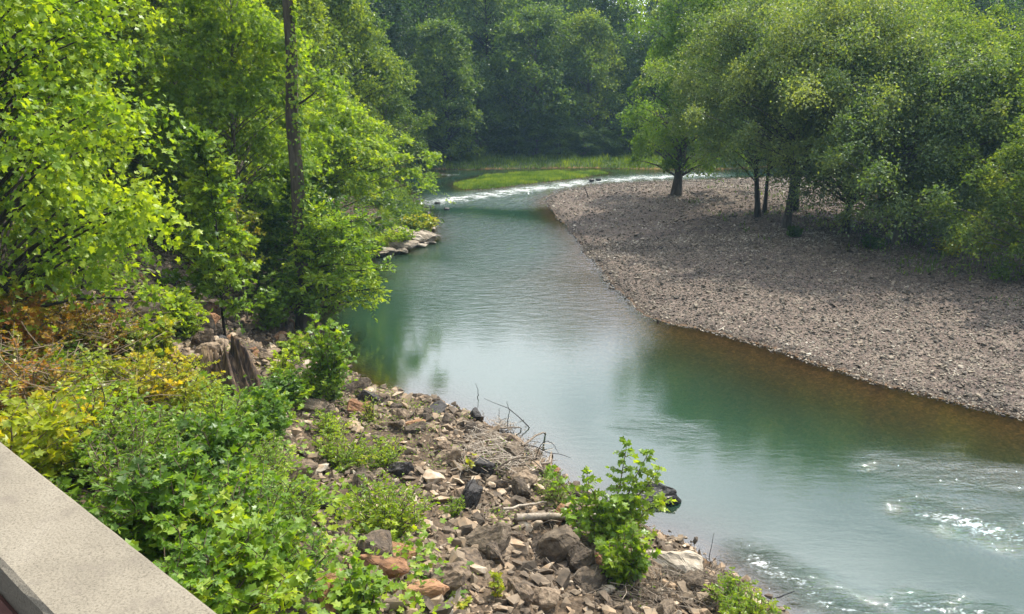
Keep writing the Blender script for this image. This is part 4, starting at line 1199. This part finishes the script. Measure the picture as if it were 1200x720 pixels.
shrub(536, 715, .25, .2, 'tiny green seedling at the bottom edge between boulders', 'yellow', nst=4, ntw=4, nlf=4, size=.09, tw_len=.2, name='seedling', cat='seedling')
shrub(548, 562, .85, .12, 'upright seedling with yellow leaves beside the black square boulder', 'yellow', nst=1, ntw=6, nlf=5, size=.11, tw_len=.22, t_low=.5, name='seedling', cat='seedling')
shrub(868, 728, .72, .62, 'rounded yellow-green bush at the lowest tip of the bank by the water', 'locust', nst=30, ntw=10, nlf=9, size=.07, tpl='oval', up=.35, tw_len=.3)
shrub(402, 548, .75, .9, 'low feathery weeds beside the rubble under the cone bush', 'locust', nst=22, ntw=9, nlf=8, size=.08, tpl='oval', tw_len=.32)
shrub(450, 545, .55, .7, 'low yellow-green weeds in the middle of the rubble', 'locust', nst=20, ntw=8, nlf=8, size=.07, tpl='oval', tw_len=.3)
shrub(385, 512, .6, .6, 'low green weeds below the cone bush', 'sapling', nst=14, ntw=8, nlf=7, size=.08, tpl='oval')
shrub(436, 498, .7, .3, 'thin green weed stalks standing between the boulders near the cone bush', 'locust', nst=10, ntw=8, nlf=7, size=.07, tpl='narrow', tw_len=.2)
shrub(650, 592, .75, .42, 'fine-leaved green weeds at the left foot of the tall sapling', 'locust', nst=18, ntw=9, nlf=8, size=.06, tpl='narrow', tw_len=.3)
shrub(534, 608, .45, .25, 'small yellow-green weed left of the black pointed boulder', 'locust', nst=12, ntw=7, nlf=7, size=.06, tpl='oval', tw_len=.22)
# the tall sapling at the water edge: three leafy leaders
def sapling():
    p = hit(712, 640); p[2] = max(p[2], .05)
    rg = np.random.default_rng(77)
    st, lf = MB(), MB()
    A, B, T = [], [], []
    tips = [(-.95, .5, 1.6), (-.35, .3, 1.55), (.35, .5, 2.35), (.85, .3, 1.75), (.95, .1, 1.15), (-.7, -.1, 1.0), (.1, -.2, 1.35), (.7, .6, 2.0), (-.1, .1, 1.0), (.45, .2, 1.1)]
    for tip in tips:
        tip = np.array(tip) * [1.15, 1, .95]
        tip[2] *= .88
        t = np.linspace(0, 1, 9)[:, None]
        m = tip * np.column_stack([t[:, 0] ** 1.3, t[:, 0] ** 1.3, t[:, 0]])
        m += rg.normal(0, .02, m.shape) * t
        tube(st, m, np.linspace(.022, .006, 9), 6)
        k = 24
        ts = np.linspace(.22, 1, k)
        P = np.stack([np.interp(ts, t[:, 0], m[:, j]) for j in range(3)], 1)
        az = np.arange(k) * 2.4 + rg.uniform(0, 6)
        D = np.stack([np.cos(az), np.sin(az), rg.uniform(0, .5, k)], 1)
        L = .50 * (1.25 - ts) * rg.uniform(.6, 1.1, k)
        A.append(P); B.append(P + nrm(D) * L[:, None]); T.append(np.full(k, rg.normal(.5, .1)))
    A, B, T = map(np.concatenate, (A, B, T))
    sticks(st, A, B, .007, .003)
    twig_leaves(lf, A, B, 7, .13, 'lobed', rg, .08, .35, tint=T)
    r = make_thing('young_tree', 'airy bright green sapling with several leaders at the water edge', 'tree', p,
                   [('stem', st.mesh('stems', M['twig'], True)), ('foliage', lf.mesh('foliage', M['sapling']))])
sapling()
shrub(732, 684, 1.15, .42, 'dense bright yellow-green bush in front of the airy sapling', 'locust', nst=14, ntw=10, nlf=7, size=.125, up=.4, tw_len=.3)

# foreground slope: many shrubs, one by one
fg = [
 # u, v(foot), h, r, leaf, label
 (20, 430, 1.5, 1.0, 'autumn', 'orange-tinged shrub at the left edge under the big tree'),
 (75, 412, 1.3, 1.0, 'autumn', 'rust-coloured shrub just right of the left edge under the big tree'),
 (130, 418, 1.2, .9, 'autumn', 'orange and yellow shrub below the tan rocks'),
 (185, 428, 1.1, .8, 'yellow', 'yellow-leaved shrub left of the splintered stump'),
 (30, 500, 1.5, .9, 'autumn', 'yellow and brown shrub above the parapet at the left edge'),
 (90, 500, 1.2, .9, 'yellow', 'yellow-green shrub around the charred black stump'),
 (150, 490, 1.2, .9, 'yellow', 'yellow-green shrub right of the charred black stump'),
 (208, 490, 1.3, .9, 'yellow', 'tall yellow-green shrub directly left of the splintered stump'),
 (215, 400, 1.4, .6, 'locust', 'upright yellow-green shrub reaching up past the tan rocks'),
 (255, 520, 1.0, .8, 'sapling', 'bright green shrub in front of the splintered stump'),
 (310, 520, 1.1, .8, 'maple', 'dark green fine-leaved shrub right of the splintered stump'),
 (120, 560, 1.3, .9, 'sapling', 'green shrub over the middle of the parapet'),
 (185, 570, 1.2, .9, 'sapling', 'green shrub in the middle of the leafy slope'),
 (245, 590, 1.2, .9, 'maple', 'deep green shrub in the heart of the leafy slope'),
 (305, 580, 1.1, .8, 'sapling', 'bright green shrub at the right side of the leafy slope'),
 (200, 650, 1.2, .8, 'maple', 'dark green shrub close above the parapet end'),
 (265, 655, 1.2, .8, 'maple', 'green shrub low on the leafy slope'),
 (325, 640, 1.0, .7, 'sapling', 'bright shrub at the lower right rim of the leafy slope'),
 (285, 715, 1.0, .8, 'sapling', 'green shrub at the bottom edge beside the parapet'),
 (340, 700, .8, .6, 'maple', 'green shrub at the bottom edge beside the reddish boulder'),
 (60, 560, 1.2, .9, 'yellow', 'olive shrub hugging the parapet near the left edge'),
 (240, 740, 1.1, .8, 'maple', 'leafy shrub half hidden by the end of the parapet'),
 (370, 470, .8, .6, 'sapling', 'small green shrub between the stump and the cone bush'),
 (330, 480, .9, .6, 'maple', 'dark leafy shrub behind the right side of the leafy slope'),
 (150, 620, 1.2, .9, 'sapling', 'shrub tucked against the middle of the parapet'),
 (10, 590, 1.4, 1.0, 'yellow', 'shrub behind the parapet at the left edge'),
]
for k, (u, v, h, r, lf, lab) in enumerate(fg):
    big_leaf = k % 3 != 2
    shrub(u, v, h, r, lab, lf, seed=500 + k, nst=20, ntw=13, nlf=9, size=[.115, .085, .075, .13, .06][k % 5], tpl='lobed' if big_leaf else 'oval', up=.5, tw_len=.4, t_low=.15)

# low ground cover on the left bank (nobody could count it)
def cover(name, label, P, hgt, size, tpl, leaf, seed, per=14, spread=.28):
    rg = np.random.default_rng(seed)
    mb = MB()
    n = len(P)
    Q = np.repeat(P, per, 0)
    off = rg.normal(0, spread, (len(Q), 2))
    Q[:, :2] += off
    Q[:, 2] += rg.random(len(Q)) ** 1.3 * hgt * np.repeat(rg.uniform(.4, 1.2, n), per)
    D = rg.normal(0, 1, Q.shape) * [1, 1, .35]
    N = rg.normal(0, .45, Q.shape) + [0, 0, 1]
    leaves(mb, Q, D, N, size * rg.uniform(.6, 1.2, len(Q)), tpl, rg, np.clip(np.repeat(rg.normal(.45, .2, n), per) + rg.normal(0, .1, len(Q)), 0, 1))
    tag(put(name, mb.mesh(name, M[leaf])), label, 'undergrowth', None, 'stuff')
rg = np.random.default_rng(31)
Pu = sample(2600, -30, 4, 4, 34, lambda P, H, l, r, f, i: (l > 5.5 + 3 * fbm(P[:, 0] * .5 + 7, P[:, 1] * .5)) & (np.hypot((P[:, 0] + 8.6) / 2.8, (P[:, 1] - 19) / 3.6) > 1) & infr(P, 3) & (H < 6.9), rg)
cover('undergrowth', 'low green leafy undergrowth covering the near left slope', Pu, .5, .12, 'lobed', 'sapling', 1, 16)
Pu = sample(500, -14, 5, 9, 30, lambda P, H, l, r, f, i: (l > .6) & (l < 6) & (fbm(P[:, 0] * .9 + 3, P[:, 1] * .9) > .07), rg)
cover('weeds', 'thin weeds sprouting between the stones of the left bank', Pu, .22, .06, 'oval', 'locust', 2, 14, .16)
Pu = sample(7000, -60, 2, 30, 90, lambda P, H, l, r, f, i: (l > .8) & infr(P, 4), rg)
cover('undergrowth', 'shaded leafy undergrowth below the trees of the left hillside', Pu, .9, .3, 'oval', 'forest', 3, 12, .5)

def grass(name, label, P, h, w, seed, leaf='grass'):
    rg = np.random.default_rng(seed)
    n = len(P)
    an = rg.uniform(0, 6.28, n)
    gn = fbm(P[:, 0] * .9, P[:, 1] * .9)
    h = h * np.clip(.9 + 2.2 * gn, .25, 2)
    sx = np.stack([np.cos(an), np.sin(an), 0 * an], 1) * (w * rg.uniform(.6, 1.3, n))[:, None]
    tip = P + np.stack([rg.normal(0, .25, n), rg.normal(0, .25, n), np.ones(n)], 1) * (h * rg.uniform(.45, 1.2, n))[:, None]
    V = np.stack([P - sx, P + sx, tip], 1).reshape(-1, 3)
    mb = MB(); mb.add(V, np.arange(n * 3).reshape(-1, 3), np.repeat(np.clip(.42 + 1.3 * gn + rg.normal(0, .16, n), 0, 1), 3))
    tag(put(name, mb.mesh(name, M[leaf])), label, 'grass', None, 'stuff')
Pg = sample(24000, -9, 12, 60, 80, lambda P, H, l, r, f, i: (i > -.05), rg)
grass('grass', 'bright yellow-green grass on the low island in the river', Pg, .22, .035, 1)
Pg = sample(42000, -30, 45, 74, 102, lambda P, H, l, r, f, i: (f > .05) & (f < 13) & infr(P, 3), rg)
grass('grass', 'darker tall grass along the far shore before the forest', Pg, .45, .05, 2, 'forest_light')
Pg = sample(16000, -14, -2, 34, 62, lambda P, H, l, r, f, i: (l > .1) & (l < 3.2 + 2 * fbm(P[:, 0], P[:, 1])), rg)
grass('grass', 'tufts of grass over the rocks of the far left bank', Pg, .45, .03, 3)
Pg = sample(3000, 8, 40, 26, 60, lambda P, H, l, r, f, i: (r > 9) & (fbm(P[:, 0] * .4, P[:, 1] * .4) > .12) & infr(P, 2), rg)
grass('grass', 'sparse grass under the trees at the back of the gravel bar', Pg, .25, .025, 4)

# --- small shrubs along the far left bank and gravel bar
for k, (x, y, h, r, lab, lf) in enumerate([
    (-6.2, 40.8, 1.2, 1.1, 'round bright green bush on top of the rock ledge', 'sapling'),
    (-5.4, 44.5, 1.0, 1.1, 'yellow-green bush at the far end of the rock ledge', 'yellow'),
    (-7.6, 38.3, 1.6, 1.2, 'bright green bush left of the rock ledge', 'sapling'),
    (-7.2, 34.5, 1.5, 1.0, 'bright bush hanging over the water before the rock ledge', 'sapling'),
    (-8.2, 47.5, 1.4, 1.3, 'green bush behind the rock ledge', 'sapling')]):
    shrub(0, 0, h, r, lab, lf, seed=700 + k, nst=16, ntw=10, nlf=8, size=.2, tpl='oval', pos=(x, y))
for k, (u, v, h, r, lab, lf) in enumerate([
    (1108, 299, .9, .5, 'small lit yellow-green bush alone at the edge of the gravel', 'yellow'),
    (1155, 296, .7, .4, 'small pale bush right of the lit yellow-green one on the gravel', 'yellow'),
    (1186, 290, 1.3, 1.1, 'low spreading yellow-green bush at the right edge of the gravel', 'yellow'),
    (1020, 292, .7, .5, 'small dark shrub at the foot of the shaded trees', 'dark'),
    (930, 278, .5, .4, 'tiny shrub between the leaning trunks on the gravel bar', 'dark')]):
    shrub(u, v, h, r, lab, lf, seed=720 + k, nst=12, ntw=9, nlf=7, size=.16, tpl='oval')
# a wooden post-like snag and flat rocks near the tip of the bar
curvy(690, 232, [(0, 0, -.1), (-.15, 0, .35), (-.4, 0, .85)], .06, 'wood_dark', 'short leaning snag on the tip of the gravel bar', 8, 'snag', None, 'snag')

# --- trees on the gravel bar
def bar_tree(u, v, H, rad, zb, seed, leaf, label, tr=.2, lean=(0, 0), asym=(0, 0), nl=52, nt=40, nf=12, size=.17, tpl='diamond', shape='dome', name='willow_tree', extra=(), rise=.45, twl=1.5, up=.35):
    p = hit(u, v)
    return make_thing(name, label, 'tree', p, clump_parts(seed, H, rad, zb, int(nl * 2.7), 400, size * .86, tpl, leaf, tr=tr, lean=lean, shape=shape, rc=.20, droop=.5, flat=.85, spread=.6, ragged=.46))
bar_tree(792, 229, 17.5, 4.1, 2.4, 201, 'sycamore', 'tall tree with a thick dark trunk at the tip of the gravel bar', tr=.34, lean=(1.5, 0), shape='oval', name='sycamore_tree', size=.22, nl=60, nt=44)
bar_tree(888, 255, 12.4, 4.2, 4.3, 202, 'willow', 'tree with a slim trunk leaning left on the shaded gravel', tr=.17, lean=(-1.6, .5), nl=54)
bar_tree(896, 249, 11.8, 3.4, 4.6, 203, 'willow', 'tree with a thin upright trunk just behind the left-leaning one', tr=.12, lean=(.2, .6))
bar_tree(921, 267, 11.6, 4.4, 4.4, 204, 'willow', 'grey-green tree with a short dark trunk in the middle of the gravel bar group', tr=.22, lean=(.5, 0), nl=58)
bar_tree(931, 247, 12.4, 4.6, 4.6, 205, 'willow', 'taller grey-green tree behind the middle of the gravel bar group', tr=.2)
bar_tree(990, 273, 11.8, 5.2, 3.0, 206, 'willow', 'broad grey-green tree hanging low over the shaded gravel', tr=.2, nl=66)
bar_tree(1050, 286, 9.4, 4.4, 1.5, 207, 'willow', 'bushy tree with boughs down to the gravel right of the group', tr=.18, nl=60)
bar_tree(1062, 262, 11.2, 4.6, 2.6, 208, 'willow_yellow', 'yellow-green treetop rising behind the bushy tree', tr=.2)
bar_tree(1120, 280, 9.6, 4.0, 1.4, 209, 'willow_yellow', 'golden-green tree above the small lit bush', tr=.16, nl=56)
bar_tree(1192, 284, 8.8, 4.0, 1.4, 210, 'willow_yellow', 'golden-green tree cut by the right edge of the picture', tr=.16, nl=56)
bar_tree(1230, 330, 7.0, 3.0, .5, 211, 'willow_yellow', 'low golden-green tree just outside the right edge', tr=.12, nl=40)
bar_tree(1030, 250, 12.4, 4.8, 4.4, 212, 'forest_light', 'green tree rising at the back of the gravel bar group', tr=.22)

# --- forest across the river: a few full trees, then copies
def forest_proto(seed, H, rad, zb, leaf, shape, nl=52, nt=34, nf=10, size=.36, tpl='diamond'):
    return clump_parts(seed, H, rad, zb, 135, 185, .33, tpl, leaf, tr=.28, shape=shape, rc=.22, droop=.1, flat=.8, spread=.4)
protos = [forest_proto(301, 18, 4.6, 1.2, 'forest', 'oval'), forest_proto(302, 16, 5.6, 1.5, 'forest', 'dome'),
          forest_proto(303, 17, 4.2, .8, 'forest_light', 'oval'), forest_proto(304, 15, 5.0, .8, 'forest', 'dome'),
          forest_proto(305, 18, 5.0, 2.0, 'forest_light', 'dome')]
ft_rg = np.random.default_rng(41)
FL = [(-40, 'beyond the left edge'), (60, 'behind the upper left corner tree'), (170, 'behind the flank of the upper left tree'), (270, 'behind the feathery tree'), (350, 'behind the ivy trunk'),
      (400, 'right of the ivy trunk'), (450, 'above the tip of the flat feathery sprays'), (528, 'behind the forward pointed tree'), (585, 'right of the forward pointed tree'), (640, 'above the grass island'),
      (695, 'left of the sky gap'), (740, 'under the sky gap'), (800, 'behind the thick dark trunk'), (870, 'right of the thick dark trunk'), (930, 'behind the leaning trunks'),
      (1000, 'behind the broad grey-green tree'), (1070, 'behind the yellow-green treetop'), (1130, 'behind the golden-green tree'), (1190, 'at the right edge'), (1260, 'beyond the right edge')]
def fwhere(u):
    return min(FL, key=lambda q: abs(q[0] - u))[1]
def forest_tree(u, Y, H, label, k=None, group='trees of the forest across the river', wide=1.0, sink=0):
    x = (u - 600) / FOC * Y * 1.005
    k = int(ft_rg.integers(0, len(protos))) if k is None else k
    base_h = [18, 16, 17, 15, 18][k]
    s = H / base_h
    r = empty('forest_tree', (x, Y, hz(x, Y) - sink), ft_rg.uniform(0, 6.28))
    r.scale = (s * wide, s * wide, s)
    tag(r, label, 'tree', group)
    for n, me in protos[k]: put(n, me, r)
    return r
forest_tree(528, 82, 14.2, 'pointed pale green tree standing forward of the dark forest across the water', 2, None, 1.15)
forest_tree(560, 86, 9.5, 'low dark tree on the right of the forward pointed tree', 3, None)
forest_tree(452, 86, 19, 'tall tree with ragged lit crown left of the forward pointed tree', 0, None)
forest_tree(395, 80, 19, 'tall tree right behind the ivy trunk across the water', 2, None)
forest_tree(625, 90, 16.0, 'broad dark round tree in the middle of the far forest', 1, None, 1.1)
forest_tree(686, 91, 15.5, 'dark tree with a lit round top left of the sky gap', 4, None)
forest_tree(760, 93, 13.0, 'lower tree right under the sky gap', 3, None)
forest_tree(575, 97, 20, 'tall pale-topped tree behind the forward pointed tree', 4, None)
forest_tree(500, 94, 21, 'tall tree between the ragged crown and the forward pointed tree', 0, None)
forest_tree(340, 74, 19, 'tall tree showing left of the ivy trunk across the water', 0, None)
for u in range(-60, 1300, 62):          # front row remainder and back rows
    for row, (Y, H) in enumerate([(101, 18), (113, 19), (127, 20), (145, 20)]):
        uu = u + ft_rg.uniform(-22, 22) + 31 * (row % 2)
        if row == 0 and 430 < uu < 800: uu += 0
        hh = H * ft_rg.uniform(.85, 1.12)
        if 712 < uu < 765: hh *= .62 if row < 2 else .42
        side = 'left of' if uu < 740 else 'right of'
        forest_tree(uu, Y + ft_rg.uniform(-4, 4), hh, ['near forest tree ', 'forest tree farther back ', 'forest slope tree ', 'forest ridge tree '][row] + fwhere(uu),
                    None, ['first row of the far forest', 'second row of the far forest', 'upper slope of the far forest', 'ridge of the far forest'][row])
for k, u in enumerate([580, 604, 628, 655, 682, 705, 735, 770, 805, 500, 470]):
    forest_tree(u, 86.5 + ft_rg.uniform(-1, 2), ft_rg.uniform(2.5, 5.5), 'low dark bush-like tree on the far shore ' + fwhere(u), 3, 'low trees at the grassy edge of the far forest', 1.5, .3)
for u, Y in [(960, 84), (1030, 82), (1100, 78), (1170, 76), (1240, 74), (900, 88), (850, 92)]:
    forest_tree(u, Y, ft_rg.uniform(15, 19), 'dark tall tree across the water ' + fwhere(u), int(ft_rg.integers(0, 2)), 'dark trees behind the gravel bar group')
# left hillside, this side of the river
lh = [(-14, 33, 14), (-19, 27, 15), (-17, 40, 16), (-12.5, 46, 13), (-24, 36, 17), (-11.5, 54, 14), (-20, 52, 18), (-15, 62, 17), (-27, 46, 17),
      (-30, 60, 18), (-22, 68, 17), (-10.5, 64, 11), (-36, 52, 18), (-24, 24, 14), (-31, 32, 16), (-13.5, 72, 13)]
labs = ['broad green tree', 'tall green tree', 'tree']
for k, (x, y, H) in enumerate(lh):
    r = forest_tree(0, 1, H, ('nearer' if y < 45 else 'farther') + ' tree on the left hillside ' + fwhere(600 + 895 * x / y), [2, 4, 0, 2, 4][k % 5], 'trees of the left hillside')
    r.location = (x, y, hz(x, y) - .2)

# ------------------------------------------------------------------ air
def haze():
    bm = bmesh.new()
    bmesh.ops.create_cube(bm, size=1)
    me = bpy.data.meshes.new('haze'); bm.to_mesh(me); bm.free()
    m, ns, ln = mat('haze')
    out = node(ns, 'ShaderNodeOutputMaterial')
    v = node(ns, 'ShaderNodeVolumePrincipled', Density=.0005)
    v.inputs['Color'].default_value = (.45, .74, 1, 1)
    v.inputs['Anisotropy'].default_value = .0
    ln.new(v.outputs[0], out.inputs['Volume'])
    me.materials.append(m)
    o = put('haze', me)
    o.scale = (1700, 1300, 92); o.location = (0, 560, 40)
    tag(o, kind='stuff', label='thin bluish summer haze in the valley air', cat='haze')
haze()
